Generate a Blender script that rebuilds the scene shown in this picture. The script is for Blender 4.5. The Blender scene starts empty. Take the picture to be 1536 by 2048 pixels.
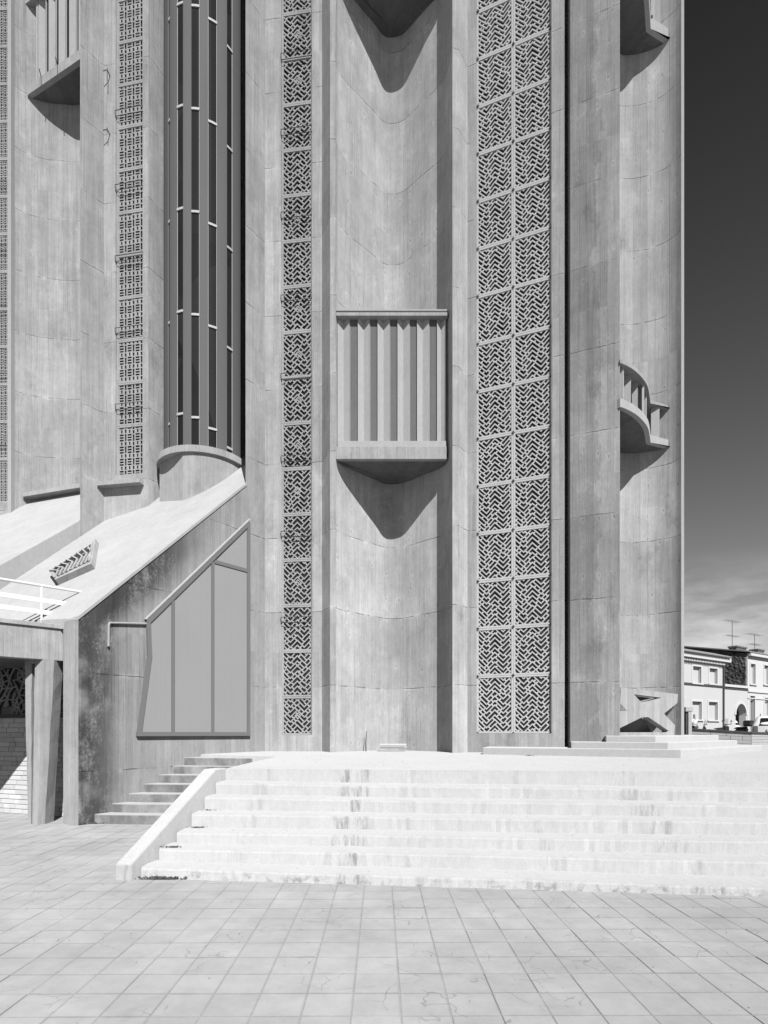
import bpy, bmesh, math, random
from mathutils import Vector, Matrix

scene = bpy.context.scene
C = scene.collection
rnd = random.Random(11)
PI = math.pi

# ---------------------------------------------------------------- camera, sky, sun, exposure
F, CX, HZ, EYE = 1159.0, 768.0, 1461.0, 1.7      # focal length and horizon measured on the photograph
cam_data = bpy.data.cameras.new('camera')
cam = bpy.data.objects.new('camera', cam_data)
C.objects.link(cam)
cam.location = (0, 0, EYE)
cam.rotation_euler = (PI / 2, 0, 0)
cam_data.sensor_fit = 'HORIZONTAL'
cam_data.sensor_width = 36.0
cam_data.lens = 36.0 * F / 1536.0
cam_data.shift_x = 0.0
cam_data.shift_y = (HZ - 1024.0) / 1536.0
cam_data.clip_start = 0.1
cam_data.clip_end = 5000
scene.camera = cam

SUN_AZ, SUN_EL = math.radians(18.0), math.radians(44.1)
world = bpy.data.worlds.new('World')
scene.world = world
world.use_nodes = True
wn, wl = world.node_tree.nodes, world.node_tree.links
wn.clear()
w_out = wn.new('ShaderNodeOutputWorld')
w_bg = wn.new('ShaderNodeBackground')
w_sky = wn.new('ShaderNodeTexSky')
w_sky.sky_type = 'NISHITA'
w_sky.sun_disc = False
w_sky.sun_elevation = SUN_EL
w_sky.sun_rotation = PI - SUN_AZ
w_sky.air_density = 1.0
w_sky.dust_density = 0.25
w_sky.ozone_density = 1.0
w_sep = wn.new('ShaderNodeSeparateColor')
wl.new(w_sky.outputs[0], w_sep.inputs[0])          # red-filter black and white: only the red channel
w_tc = wn.new('ShaderNodeTexCoord')
w_map = wn.new('ShaderNodeMapping')
w_map.inputs['Scale'].default_value = (3.4, 3.4, 11.0)
w_map.inputs['Location'].default_value = (0.7, 0.2, 0.4)
wl.new(w_tc.outputs['Generated'], w_map.inputs[0])
w_noise = wn.new('ShaderNodeTexNoise')
w_noise.inputs['Scale'].default_value = 2.6
w_noise.inputs['Detail'].default_value = 7
w_noise.inputs['Roughness'].default_value = 0.58
wl.new(w_map.outputs[0], w_noise.inputs['Vector'])
w_sepz = wn.new('ShaderNodeSeparateXYZ')
wl.new(w_tc.outputs['Generated'], w_sepz.inputs[0])
w_band = wn.new('ShaderNodeMapRange')               # cloud bank low over the whole horizon
w_band.inputs['From Min'].default_value = 0.27
w_band.inputs['From Max'].default_value = 0.12
w_band.interpolation_type = 'SMOOTHSTEP'
wl.new(w_sepz.outputs['Z'], w_band.inputs['Value'])
w_cl = wn.new('ShaderNodeMapRange')
w_cl.inputs['From Min'].default_value = 0.38
w_cl.inputs['From Max'].default_value = 0.68
wl.new(w_noise.outputs['Fac'], w_cl.inputs['Value'])
w_cm = wn.new('ShaderNodeMath'); w_cm.operation = 'MULTIPLY'
wl.new(w_band.outputs[0], w_cm.inputs[0]); wl.new(w_cl.outputs[0], w_cm.inputs[1])
w_g = wn.new('ShaderNodeMath'); w_g.operation = 'MULTIPLY'
w_el = wn.new('ShaderNodeMapRange')                 # red filter and polariser: the sky darkens steadily towards the zenith
w_el.inputs['From Min'].default_value = 0.12
w_el.inputs['From Max'].default_value = 0.78
w_el.inputs['To Min'].default_value = 1.38
w_el.inputs['To Max'].default_value = 0.28
wl.new(w_sepz.outputs['Z'], w_el.inputs['Value'])
wl.new(w_el.outputs[0], w_g.inputs[1])
wl.new(w_sep.outputs[0], w_g.inputs[0])
w_mix = wn.new('ShaderNodeMix'); w_mix.data_type = 'FLOAT'
wl.new(w_cm.outputs[0], w_mix.inputs[0])
wl.new(w_g.outputs[0], w_mix.inputs[2])
w_mix.inputs[3].default_value = 8.2
wl.new(w_mix.outputs[0], w_bg.inputs['Color'])
w_bg.inputs['Strength'].default_value = 0.05
wl.new(w_bg.outputs[0], w_out.inputs[0])

sun_d = bpy.data.lights.new('sun', 'SUN')
sun_d.energy = 5.0
sun_d.angle = math.radians(0.53)
sun_d.color = (1.0, 1.0, 1.0)                        # black and white photograph
sun = bpy.data.objects.new('sun', sun_d)
C.objects.link(sun)
sun_dir = Vector((math.sin(SUN_AZ) * math.cos(SUN_EL), -math.cos(SUN_AZ) * math.cos(SUN_EL), math.sin(SUN_EL)))
sun.rotation_euler = sun_dir.to_track_quat('Z', 'Y').to_euler()
sun.location = sun_dir * 60

scene.view_settings.view_transform = 'Standard'
scene.view_settings.look = 'None'
scene.view_settings.gamma = 1.0
scene.view_settings.exposure = 0.85
scene.view_settings.use_curve_mapping = False
scene.render.engine = 'CYCLES'

# ---------------------------------------------------------------- helpers
def px(x, Y):
    return ((x - CX) / F * Y, Y)

def zh(y, Y):
    return EYE + (HZ - y) * Y / F

def line_at(x, p, m):
    """plan point where the vertical through photo column x meets the plan line p + t(1, m)"""
    r = (x - CX) / F
    t = (r * p[1] - p[0]) / (1 - r * m)
    return (p[0] + t, p[1] + m * t)

def tag(o, label=None, cat=None, group=None, kind=None):
    if label: o['label'] = label
    if cat: o['category'] = cat
    if group: o['group'] = group
    if kind: o['kind'] = kind
    return o

def link(name, me, parent=None, mat=None, loc=None, rz=0.0):
    o = bpy.data.objects.new(name, me)
    C.objects.link(o)
    if mat is not None and me is not None and not me.materials:
        me.materials.append(mat)
    if parent is not None:
        o.parent = parent
    if loc is not None:
        o.location = loc
    if rz:
        o.rotation_euler = (0, 0, rz)
    return o

def mesh(name, v, f, mat=None, smooth=False):
    me = bpy.data.meshes.new(name)
    me.from_pydata([tuple(a) for a in v], [], f)
    me.validate()
    bm = bmesh.new(); bm.from_mesh(me)
    bmesh.ops.recalc_face_normals(bm, faces=bm.faces)
    bm.to_mesh(me); bm.free()
    if smooth:
        for p in me.polygons: p.use_smooth = True
    if mat is not None: me.materials.append(mat)
    return me

def empty(name, loc=(0, 0, 0), rz=0.0, parent=None):
    o = bpy.data.objects.new(name, None)
    C.objects.link(o)
    o.location = loc
    o.rotation_euler = (0, 0, rz)
    o.empty_display_size = 0.3
    if parent: o.parent = parent
    return o

class MB:
    """collects shapes, builds one mesh object"""
    def __init__(self): self.v, self.f = [], []
    def add(self, v, f):
        n = len(self.v)
        self.v += [tuple(a) for a in v]
        self.f += [tuple(i + n for i in q) for q in f]
        return self
    def box(self, x0, x1, y0, y1, z0, z1):
        v = [(x0, y0, z0), (x1, y0, z0), (x1, y1, z0), (x0, y1, z0), (x0, y0, z1), (x1, y0, z1), (x1, y1, z1), (x0, y1, z1)]
        return self.add(v, [(0, 3, 2, 1), (4, 5, 6, 7), (0, 1, 5, 4), (1, 2, 6, 5), (2, 3, 7, 6), (3, 0, 4, 7)])
    def prism(self, poly, z0, z1):
        n = len(poly)
        zb = z0 if isinstance(z0, (list, tuple)) else [z0] * n
        zt = z1 if isinstance(z1, (list, tuple)) else [z1] * n
        v = [(p[0], p[1], zb[i]) for i, p in enumerate(poly)] + [(p[0], p[1], zt[i]) for i, p in enumerate(poly)]
        f = [tuple(range(n - 1, -1, -1)), tuple(range(n, 2 * n))]
        f += [(i, (i + 1) % n, n + (i + 1) % n, n + i) for i in range(n)]
        return self.add(v, f)
    def slab(self, poly3, off):
        """polygon of 3d points extruded by the vector off"""
        n = len(poly3); off = Vector(off)
        v = [Vector(p) for p in poly3]; v += [p + off for p in v[:n]]
        f = [tuple(range(n - 1, -1, -1)), tuple(range(n, 2 * n))]
        f += [(i, (i + 1) % n, n + (i + 1) % n, n + i) for i in range(n)]
        return self.add(v, f)
    def tube(self, pts, r, n=8, caps=True):
        pts = [Vector(p) for p in pts]
        rr = r if isinstance(r, (list, tuple)) else [r] * len(pts)
        base = len(self.v); prev = None
        for i, p in enumerate(pts):
            if i == 0: d = pts[1] - pts[0]
            elif i == len(pts) - 1: d = pts[-1] - pts[-2]
            else: d = (pts[i + 1] - pts[i]).normalized() + (pts[i] - pts[i - 1]).normalized()
            d.normalize()
            a = Vector((0, 0, 1)) if abs(d.z) < 0.9 else Vector((1, 0, 0))
            if prev is not None: a = prev
            u = (a - d * a.dot(d)).normalized(); w = d.cross(u); prev = u
            for k in range(n):
                t = 2 * PI * k / n
                self.v.append(tuple(p + (u * math.cos(t) + w * math.sin(t)) * rr[i]))
        for i in range(len(pts) - 1):
            for k in range(n):
                a, b = base + i * n + k, base + i * n + (k + 1) % n
                self.f.append((a, b, b + n, a + n))
        if caps:
            self.f.append(tuple(base + k for k in range(n - 1, -1, -1)))
            e = base + (len(pts) - 1) * n
            self.f.append(tuple(e + k for k in range(n)))
        return self
    def bar(self, a, b, w, h, up=(0, 0, 1)):
        """rectangular bar from a to b: w across, h along up"""
        a, b, up = Vector(a), Vector(b), Vector(up)
        d = (b - a).normalized(); s = d.cross(up).normalized(); u = s.cross(d)
        v = []
        for p in (a, b):
            for i, j in ((-1, -1), (1, -1), (1, 1), (-1, 1)):
                v.append(p + s * (w / 2 * i) + u * (h / 2 * j))
        return self.add(v, [(0, 1, 2, 3), (7, 6, 5, 4), (0, 4, 5, 1), (1, 5, 6, 2), (2, 6, 7, 3), (3, 7, 4, 0)])
    def build(self, name, mat, parent=None, loc=None, rz=0.0, bevel=0.0, smooth=False):
        o = link(name, mesh(name, self.v, self.f, mat, smooth), parent, None, loc, rz)
        if bevel:
            b = o.modifiers.new('bevel', 'BEVEL')
            b.width = bevel; b.segments = 2; b.limit_method = 'ANGLE'; b.angle_limit = math.radians(40)
        return o

def catmull(pts, n=6):
    out = []
    P = [pts[0]] + list(pts) + [pts[-1]]
    for i in range(1, len(P) - 2):
        for k in range(n):
            t = k / n
            a, b, c, d = P[i - 1], P[i], P[i + 1], P[i + 2]
            q = []
            for j in range(2):
                q.append(0.5 * (2 * b[j] + (c[j] - a[j]) * t + (2 * a[j] - 5 * b[j] + 4 * c[j] - d[j]) * t * t
                                + (3 * b[j] - a[j] - 3 * c[j] + d[j]) * t ** 3))
            out.append(tuple(q))
    out.append(tuple(pts[-1]))
    return out

# ---------------------------------------------------------------- materials
TONE = 0.72        # common factor on all tones
class NT:
    def __init__(self, name):
        self.m = bpy.data.materials.new(name)
        self.m.use_nodes = True
        self.n, self.l = self.m.node_tree.nodes, self.m.node_tree.links
        self.bsdf = self.n['Principled BSDF']
        g = self.n.new('ShaderNodeNewGeometry')
        self.pos = g.outputs['Position']; self.nrm = g.outputs['Normal']
        s = self.n.new('ShaderNodeSeparateXYZ'); self.l.new(self.pos, s.inputs[0])
        self.x, self.y, self.z = s.outputs
        s2 = self.n.new('ShaderNodeSeparateXYZ'); self.l.new(self.nrm, s2.inputs[0])
        self.nz = s2.outputs[2]
    def put(self, sock, val):
        if hasattr(val, 'is_linked'): self.l.new(val, sock)
        else: sock.default_value = val
    def math(self, op, a, b=0.0, c=None, clamp=False):
        q = self.n.new('ShaderNodeMath'); q.operation = op; q.use_clamp = clamp
        self.put(q.inputs[0], a); self.put(q.inputs[1], b)
        if c is not None: self.put(q.inputs[2], c)
        return q.outputs[0]
    def noise(self, scale, detail=4, rough=0.55, stretch=(1, 1, 1), loc=(0, 0, 0), dist=0.0):
        mp = self.n.new('ShaderNodeMapping')
        mp.inputs['Scale'].default_value = stretch; mp.inputs['Location'].default_value = loc
        self.l.new(self.pos, mp.inputs[0])
        q = self.n.new('ShaderNodeTexNoise')
        q.inputs['Scale'].default_value = scale; q.inputs['Detail'].default_value = detail
        q.inputs['Roughness'].default_value = rough; q.inputs['Distortion'].default_value = dist
        self.l.new(mp.outputs[0], q.inputs['Vector'])
        return q.outputs['Fac']
    def voronoi(self, scale, stretch=(1, 1, 1), feature='F1', rand=1.0, loc=(0, 0, 0)):
        mp = self.n.new('ShaderNodeMapping'); mp.inputs['Scale'].default_value = stretch
        mp.inputs['Location'].default_value = loc
        self.l.new(self.pos, mp.inputs[0])
        q = self.n.new('ShaderNodeTexVoronoi'); q.feature = feature
        q.inputs['Scale'].default_value = scale; q.inputs['Randomness'].default_value = rand
        self.l.new(mp.outputs[0], q.inputs['Vector'])
        return q
    def rng(self, v, a, b, lo=0.0, hi=1.0, smooth=True):
        q = self.n.new('ShaderNodeMapRange')
        q.interpolation_type = 'SMOOTHSTEP' if smooth else 'LINEAR'
        self.put(q.inputs['Value'], v)
        for k, val in (('From Min', a), ('From Max', b), ('To Min', lo), ('To Max', hi)):
            q.inputs[k].default_value = val
        return q.outputs[0]
    def white(self, v):
        q = self.n.new('ShaderNodeTexWhiteNoise'); q.noise_dimensions = '1D'
        self.put(q.inputs['W'], v)
        return q.outputs['Value']
    def vary(self, val, noise, amt):
        """val * (1 + amt*(2*noise-1))"""
        return self.math('MULTIPLY', val, self.math('MULTIPLY_ADD', noise, 2 * amt, 1 - amt))
    def finish(self, val, rough=0.9, bump=None, strength=0.3, dist=0.02, diff=0.7, spec=0.25):
        val = self.math('MULTIPLY', val, TONE)
        cmb = self.n.new('ShaderNodeCombineColor')
        for i in range(3): self.put(cmb.inputs[i], val)
        self.l.new(cmb.outputs[0], self.bsdf.inputs['Base Color'])
        self.put(self.bsdf.inputs['Roughness'], rough)
        self.bsdf.inputs['Specular IOR Level'].default_value = spec
        if 'Diffuse Roughness' in self.bsdf.inputs:
            self.bsdf.inputs['Diffuse Roughness'].default_value = diff
        if bump is not None:
            b = self.n.new('ShaderNodeBump')
            b.inputs['Strength'].default_value = strength; b.inputs['Distance'].default_value = dist
            self.l.new(bump, b.inputs['Height']); self.l.new(b.outputs[0], self.bsdf.inputs['Normal'])
        return self.m

def concrete(name, tone, ang=0.0, mott=0.32, streak=0.17, grain=0.15, joints=True, boards=0.07, bw=0.14,
             blotch=0.38, ties=0.0, bump=0.5, seed=0.0, hook=None, drips=0.0):
    t = NT(name)
    v = t.math('ADD', tone, 0.0)
    big = t.noise(0.55, 6, 0.62, loc=(seed, seed * 2, 3))
    v = t.vary(v, big, mott)
    mid = t.noise(2.6, 7, 0.70, (1, 1, 0.8), loc=(seed, 7, 1))
    v = t.vary(v, mid, mott * 1.05)
    st = t.noise(9, 3, 0.6, (1, 1, 0.035), loc=(seed * 3, 1, 0))
    v = t.vary(v, st, streak * 0.6)
    st2 = t.noise(38, 3, 0.6, (1, 1, 0.02), loc=(seed, 4, 0))
    v = t.vary(v, st2, streak * 1.7)
    gr = t.noise(70, 4, 0.7)
    sk = t.noise(17, 5, 0.75, (1, 1, 0.55), loc=(seed, seed, 1))
    v = t.vary(v, sk, grain * 1.1)
    v = t.vary(v, gr, grain)
    h = t.math('MULTIPLY_ADD', st2, 0.6, t.math('MULTIPLY', gr, 0.7))
    if boards:
        u = t.math('ADD', t.math('MULTIPLY', t.x, math.cos(ang)), t.math('MULTIPLY', t.y, math.sin(ang)))
        ub = t.math('DIVIDE', t.math('MULTIPLY_ADD', mid, 0.012, u), bw)
        lift0 = t.math('FLOOR', t.math('DIVIDE', t.z, 1.79 * 2))
        bid = t.math('FLOOR', ub)
        v = t.vary(v, t.white(t.math('MULTIPLY_ADD', lift0, 17.31, bid)), boards)
        fr = t.math('FRACT', ub)
        ed = t.math('MINIMUM', fr, t.math('SUBTRACT', 1.0, fr))
        seam = t.math('MULTIPLY', t.rng(ed, 0.0, 0.05, 1, 0), t.rng(t.noise(1.3, 3, 0.6, (3, 3, 0.5), loc=(5, seed, 2)), 0.45, 0.62))
        v = t.math('MULTIPLY', v, t.math('MULTIPLY_ADD', seam, -0.26, 1.0))
        h = t.math('MULTIPLY_ADD', seam, -0.8, h)
    if joints:
        wob = t.noise(2.2, 4, 0.7, loc=(1, seed, 9))
        zz = t.math('DIVIDE', t.math('ADD', t.math('MULTIPLY_ADD', wob, 0.07, t.z), -2.775), 1.79)
        lift = t.math('FLOOR', zz)
        v = t.vary(v, t.white(t.math('ADD', lift, seed)), 0.055)
        pu = t.math('ADD', t.math('MULTIPLY', t.x, math.cos(ang)), t.math('MULTIPLY', t.y, math.sin(ang)))
        pn = t.math('FLOOR', t.math('DIVIDE', pu, 0.62))
        v = t.vary(v, t.white(t.math('MULTIPLY_ADD', lift, 13.7, t.math('ADD', pn, seed))), 0.05)      # formwork sheets
        fr = t.math('FRACT', zz)
        ed = t.math('MINIMUM', fr, t.math('SUBTRACT', 1.0, fr))
        brk = t.rng(t.noise(3.1, 5, 0.7, (1, 1, 0.25), loc=(seed, 2, 5)), 0.41, 0.58)
        line = t.math('MULTIPLY', t.rng(ed, 0.0020, 0.0082, 1, 0), brk)
        v = t.math('MULTIPLY', v, t.math('MULTIPLY_ADD', line, -0.52, 1.0))
        halo = t.math('MULTIPLY', t.rng(ed, 0.0, 0.05, 1, 0), t.rng(mid, 0.5, 0.68))
        v = t.math('MULTIPLY', v, t.math('MULTIPLY_ADD', halo, 0.22, 1.0))
        h = t.math('MULTIPLY_ADD', line, -1.6, h)
    if joints:
        run = t.math('MULTIPLY', t.rng(t.noise(4.2, 4, 0.7, (1, 1, 0.03), loc=(seed, 8, 3)), 0.56, 0.72), t.rng(t.noise(0.8, 3, 0.6, loc=(4, seed, 1)), 0.42, 0.6))
        v = t.math('MULTIPLY', v, t.math('MULTIPLY_ADD', run, -0.22, 1.0))
        lite = t.rng(t.noise(1.9, 6, 0.72, (1, 1, 0.7), loc=(seed, 5, 5)), 0.56, 0.68)
        v = t.math('MULTIPLY', v, t.math('MULTIPLY_ADD', lite, 0.15, 1.0))
    if blotch:
        bl = t.math('MULTIPLY', t.rng(t.noise(1.1, 7, 0.72, (1, 1, 0.6), loc=(seed * 5, 3, 8)), 0.56, 0.76), blotch)
        v = t.math('MULTIPLY', v, t.math('SUBTRACT', 1.0, bl))
    pit = t.voronoi(26)
    pm = t.math('MULTIPLY', t.rng(pit.outputs['Distance'], 0.06, 0.13, 1, 0), t.rng(t.noise(4, 2), 0.52, 0.66))
    v = t.math('MULTIPLY', v, t.math('MULTIPLY_ADD', pm, -0.35, 1.0))
    h = t.math('MULTIPLY_ADD', pm, -0.8, h)
    if ties:
        gu = t.math('ADD', t.math('MULTIPLY', t.x, math.cos(ang)), t.math('MULTIPLY', t.y, math.sin(ang)))
        cv = t.n.new('ShaderNodeCombineXYZ'); t.put(cv.inputs[0], t.math('DIVIDE', gu, 0.30)); t.put(cv.inputs[1], t.math('DIVIDE', t.z, 0.62))
        vo = t.n.new('ShaderNodeTexVoronoi'); vo.voronoi_dimensions = '2D'; vo.inputs['Scale'].default_value = 1.0; vo.inputs['Randomness'].default_value = 0.45
        t.l.new(cv.outputs[0], vo.inputs['Vector'])
        dd = t.math('MULTIPLY_ADD', sk, 0.12, vo.outputs['Distance'])
        gt = t.rng(t.noise(1.6, 3, 0.6, loc=(2, 2, seed)), 0.50, 0.57)
        sp = t.math('MULTIPLY', t.rng(dd, 0.17, 0.24, 1, 0), gt)
        v = t.math('MULTIPLY', v, t.math('MULTIPLY_ADD', sp, ties, 1.0))
        ho = t.math('MULTIPLY', t.rng(dd, 0.10, 0.14, 1, 0), gt)
        v = t.math('MULTIPLY', v, t.math('MULTIPLY_ADD', ho, -0.24, 1.0))
        h = t.math('MULTIPLY_ADD', ho, -0.6, h)
    if drips:
        dr = t.math('MULTIPLY', t.rng(t.noise(5.5, 5, 0.7, (1, 1, 0.16), loc=(3, seed, 0)), 0.60, 0.74),
                    t.rng(t.nz, 0.55, 0.2))
        v = t.math('MULTIPLY', v, t.math('MULTIPLY_ADD', dr, -drips, 1.0))
    if hook: v = hook(t, v)
    return t.finish(v, 0.92, h, bump, 0.012)

M = {}
A1 = math.atan2(1.4, 1.0)           # gable wall direction
AR = math.atan2(-0.3856, 1.0)       # right-hand grille wall direction
M['facade'] = concrete('concrete_facade', 0.41, 0.0, ties=0.0, seed=1.0)
M['niche'] = concrete('concrete_niche', 0.425, 0.0, ties=0.11, seed=2.3, boards=0.05, bw=0.10, streak=0.13)
M['right'] = concrete('concrete_right', 0.375, AR, mott=0.26, seed=4.1, boards=0.10, ties=0.0, blotch=0.45)
M['fold'] = concrete('concrete_fold', 0.36, A1, seed=6.0, boards=0.05)
M['slat'] = concrete('concrete_slat', 0.45, 0.0, joints=False, boards=0.0, mott=0.08, streak=0.07, blotch=0.1, seed=3.0)
M['beam'] = concrete('concrete_beam', 0.40, 0.0, joints=False, boards=0.03, seed=5.0, drips=0.25)
M['under'] = concrete('concrete_soffit', 0.17, 0.3, joints=False, boards=0.08, seed=8.0)  # concrete tone lowered so the colour deepens the shade under slabs
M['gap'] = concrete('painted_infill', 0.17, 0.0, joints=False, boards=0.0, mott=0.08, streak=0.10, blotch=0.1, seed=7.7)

M['niche_right'] = concrete('concrete_corner_niche', 0.43, math.atan2(-0.6, 1.0), mott=0.26, ties=0.08, seed=7.1, boards=0.10, bw=0.16, streak=0.16, blotch=0.4)
M['star'] = concrete('concrete_star', 0.37, math.atan2(1.3, 1.9), mott=0.2, seed=2.2, boards=0.10, bw=0.08, joints=False, blotch=0.3)
def rough_zone(t, v):
    # exposed aggregate where the formwork skin has gone, with a ragged edge
    n = t.noise(2.2, 6, 0.7, (1, 1, 0.5), loc=(3, 1, 6))
    e = t.math('MULTIPLY_ADD', n, 0.9, t.x)
    mk = t.math('MULTIPLY', t.rng(e, 5.06, 4.98), t.rng(t.noise(0.7, 4, 0.6, loc=(8, 1, 2)), 0.34, 0.42))
    sp = t.noise(90, 3, 0.8)
    v2 = t.math('MULTIPLY', t.vary(v, sp, 0.34), 0.80)
    mx = t.n.new('ShaderNodeMix'); mx.data_type = 'FLOAT'
    t.put(mx.inputs[0], mk); t.put(mx.inputs[2], v); t.put(mx.inputs[3], v2)
    return mx.outputs[0]
M['pier'] = concrete('concrete_rough_pier', 0.33, AR, mott=0.28, seed=4.1, boards=0.10, ties=0.16, blotch=0.45, grain=0.2, hook=rough_zone)
def gable_stain(t, v):
    d = Vector((1, 1.4)).normalized()
    u = t.math('ADD', t.math('MULTIPLY', t.x, d.x), t.math('MULTIPLY', t.y, d.y))
    u0 = -5.466 * d.x + 10.37 * d.y
    u = t.math('SUBTRACT', u, u0)                                     # metres from the outer corner
    n = t.noise(1.6, 8, 0.74, (1, 1, 0.5), loc=(2, 9, 1))
    fine = t.noise(22, 5, 0.75)
    s = t.math('SUBTRACT', t.z, t.math('MULTIPLY_ADD', u, 0.964, 3.71))   # height relative to the coping
    band = t.math('MULTIPLY', t.rng(s, -1.05, -0.30), t.rng(u, 3.3, 1.4))
    left = t.math('MULTIPLY', t.rng(u, 1.2, 0.15), t.rng(t.noise(0.9, 4, loc=(1, 3, 7)), 0.30, 0.55))
    k = t.math('MAXIMUM', band, left)
    k = t.math('MULTIPLY', k, t.rng(t.math('MULTIPLY_ADD', fine, 0.45, n), 0.42, 0.74))
    v = t.math('MULTIPLY', v, t.math('MULTIPLY_ADD', k, -0.82, 1.0))
    drip = t.rng(t.noise(7, 5, 0.7, (1, 1, 0.07), loc=(4, 4, 0)), 0.50, 0.72)
    low = t.rng(t.z, 3.2, 1.8)
    v = t.math('MULTIPLY', v, t.math('MULTIPLY_ADD', t.math('MULTIPLY', drip, t.rng(u, 2.6, 0.4)), -0.42, 1.0))
    return v
M['gable'] = concrete('concrete_gable', 0.315, A1, mott=0.22, seed=9.0, boards=0.10, streak=0.14, hook=gable_stain)
M['pillar'] = concrete('concrete_pillar', 0.33, A1, mott=0.26, seed=9.7, boards=0.0, streak=0.22, joints=False, drips=0.3)
M['roof'] = concrete('roof_render', 0.40, 0.0, mott=0.16, streak=0.03, joints=False, boards=0.0, blotch=0.10, seed=3.3, bump=0.25)

def step_stain_and_light(t, v):
    # algae and drip stains on the risers, heaviest where water runs down
    up = t.rng(t.nz, 0.6, 0.3)
    dr = t.rng(t.noise(4.5, 6, 0.72, (1.6, 1.0, 0.10), loc=(1, 1, 0)), 0.54, 0.72)
    loc = t.rng(t.noise(0.55, 3, 0.5, (1.0, 0.08, 0.02), loc=(2.37, 0, 0)), 0.50, 0.75, 0.05, 0.4)
    for cx_, wd_, am_ in ((-0.42, 0.34, 1.0), (0.35, 0.16, 0.4), (1.9, 0.16, 0.35), (3.35, 0.26, 0.6), (-1.75, 0.14, 0.35)):
        loc = t.math('MAXIMUM', loc, t.math('MULTIPLY', t.rng(t.math('ABSOLUTE', t.math('SUBTRACT', t.x, cx_)), wd_, wd_ * 0.3), am_))
    dr = t.rng(t.math('MULTIPLY_ADD', t.noise(28, 4, 0.7, (1, 1, 0.2)), 0.3, t.noise(4.5, 6, 0.75, (2.2, 1.0, 0.35), loc=(1, 1, 0))), 0.58, 0.80)
    k = t.math('MULTIPLY', t.math('MULTIPLY', dr, loc), up)
    v = t.math('MULTIPLY', v, t.math('MULTIPLY_ADD', k, -0.48, 1.0))
    ft = t.math('MULTIPLY', t.rng(t.z, 0.16, 0.02), t.rng(t.noise(9, 6, 0.8, loc=(0, 4, 4)), 0.48, 0.66))
    v = t.math('MULTIPLY', v, t.math('MULTIPLY_ADD', t.math('MULTIPLY', ft, up), -0.42, 1.0))
    v = t.math('MULTIPLY', v, t.rng(t.nz, 0.35, 0.7, 1.0, 0.75))          # level treads painted darker to offset the stronger light they catch
    sp = t.rng(t.noise(14, 6, 0.8, loc=(7, 2, 4)), 0.64, 0.72)
    return t.math('MULTIPLY', v, t.math('MULTIPLY_ADD', sp, -0.16, 1.0))
M['step'] = concrete('whitened_steps', 0.55, 0.0, mott=0.08, streak=0.03, joints=False, boards=0.0, blotch=0.10, seed=1.7, bump=0.25, hook=step_stain_and_light)
M['platform'] = concrete('whitened_platform', 0.46, 0.0, mott=0.06, streak=0.01, joints=False, boards=0.0, blotch=0.08, seed=2.7, bump=0.2)

def side_dirt(t, v):
    up = t.rng(t.nz, 0.6, 0.3)
    n = t.rng(t.noise(1.7, 6, 0.7, (1, 1, 0.5), loc=(3, 3, 3)), 0.30, 0.62)
    return t.math('MULTIPLY', v, t.math('MULTIPLY_ADD', t.math('MULTIPLY', n, up), -0.55, 1.0))
M['sidestep'] = concrete('worn_side_steps', 0.36, 0.0, mott=0.12, streak=0.03, joints=False, boards=0.0, blotch=0.2, seed=4.7, hook=side_dirt)
M['parapet'] = concrete('stair_parapet', 0.45, 0.0, mott=0.10, streak=0.03, joints=False, boards=0.0, blotch=0.3, seed=5.7, drips=0.35, bump=0.5)
M['claustra_grey'] = concrete('cast_lattice_grey', 0.40, 0.0, mott=0.25, streak=0.08, joints=False, boards=0.0, blotch=0.3, seed=8.7, bump=0.15)
M['claustra'] = concrete('cast_lattice', 0.54, 0.0, mott=0.10, streak=0.04, joints=False, boards=0.0, blotch=0.12, seed=6.7, bump=0.15)

def simple(name, tone, rough=0.6, var=0.08, scale=6, stretch=(1, 1, 1), spec=0.4, bump=0.05, metal=0.0):
    t = NT(name)
    v = t.math('ADD', tone, 0.0)
    n1 = t.noise(scale, 5, 0.65, stretch); n2 = t.noise(scale * 12, 3, 0.6)
    v = t.vary(v, n1, var); v = t.vary(v, n2, var * 0.5)
    m = t.finish(v, rough, n2, bump, 0.005, 0.2, spec)
    t.bsdf.inputs['Metallic'].default_value = metal
    return m
M['frame'] = simple('grey_painted_steel', 0.17, 0.8, 0.05, spec=0.15)
M['mullion'] = simple('grey_mullion_paint', 0.13, 0.85, 0.14, 1.5, (1, 1, 0.2), 0.1)
M['iron'] = simple('dark_iron', 0.035, 0.6, 0.3, 9)
M['white_paint'] = simple('white_painted_steel', 0.78, 0.45, 0.03)
M['white_plastic'] = simple('white_plastic', 0.46, 0.4, 0.04)
M['pale_metal'] = simple('pale_glazing_bead', 0.46, 0.7, 0.25, 12, spec=0.2)
M['house_white'] = simple('white_render', 0.56, 0.9, 0.04, 1.2, bump=0.1)
M['house_pale'] = simple('pale_render', 0.50, 0.9, 0.05, 1.0, bump=0.1)
M['shutter'] = simple('pale_shutter', 0.50, 0.7, 0.04, 2)
M['tarmac'] = simple('tarmac', 0.08, 0.95, 0.2, 3)
M['clay'] = simple('clay_tile', 0.26, 0.9, 0.3, 8)
M['brick_dark'] = simple('chimney_brick', 0.12, 0.9, 0.4, 14)
M['coping'] = simple('dark_coping', 0.06, 0.8, 0.3, 6)
M['pipe'] = simple('zinc_pipe', 0.36, 0.5, 0.2, 10)
M['skin'] = simple('skin', 0.22, 0.6, 0.05)
M['hair'] = simple('hair', 0.02, 0.7, 0.1)
M['cloth_white'] = simple('white_cotton', 0.72, 0.9, 0.04)
M['cloth_dark'] = simple('dark_denim', 0.06, 0.9, 0.1)
M['rubber'] = simple('rubber', 0.025, 0.8, 0.2)
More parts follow.
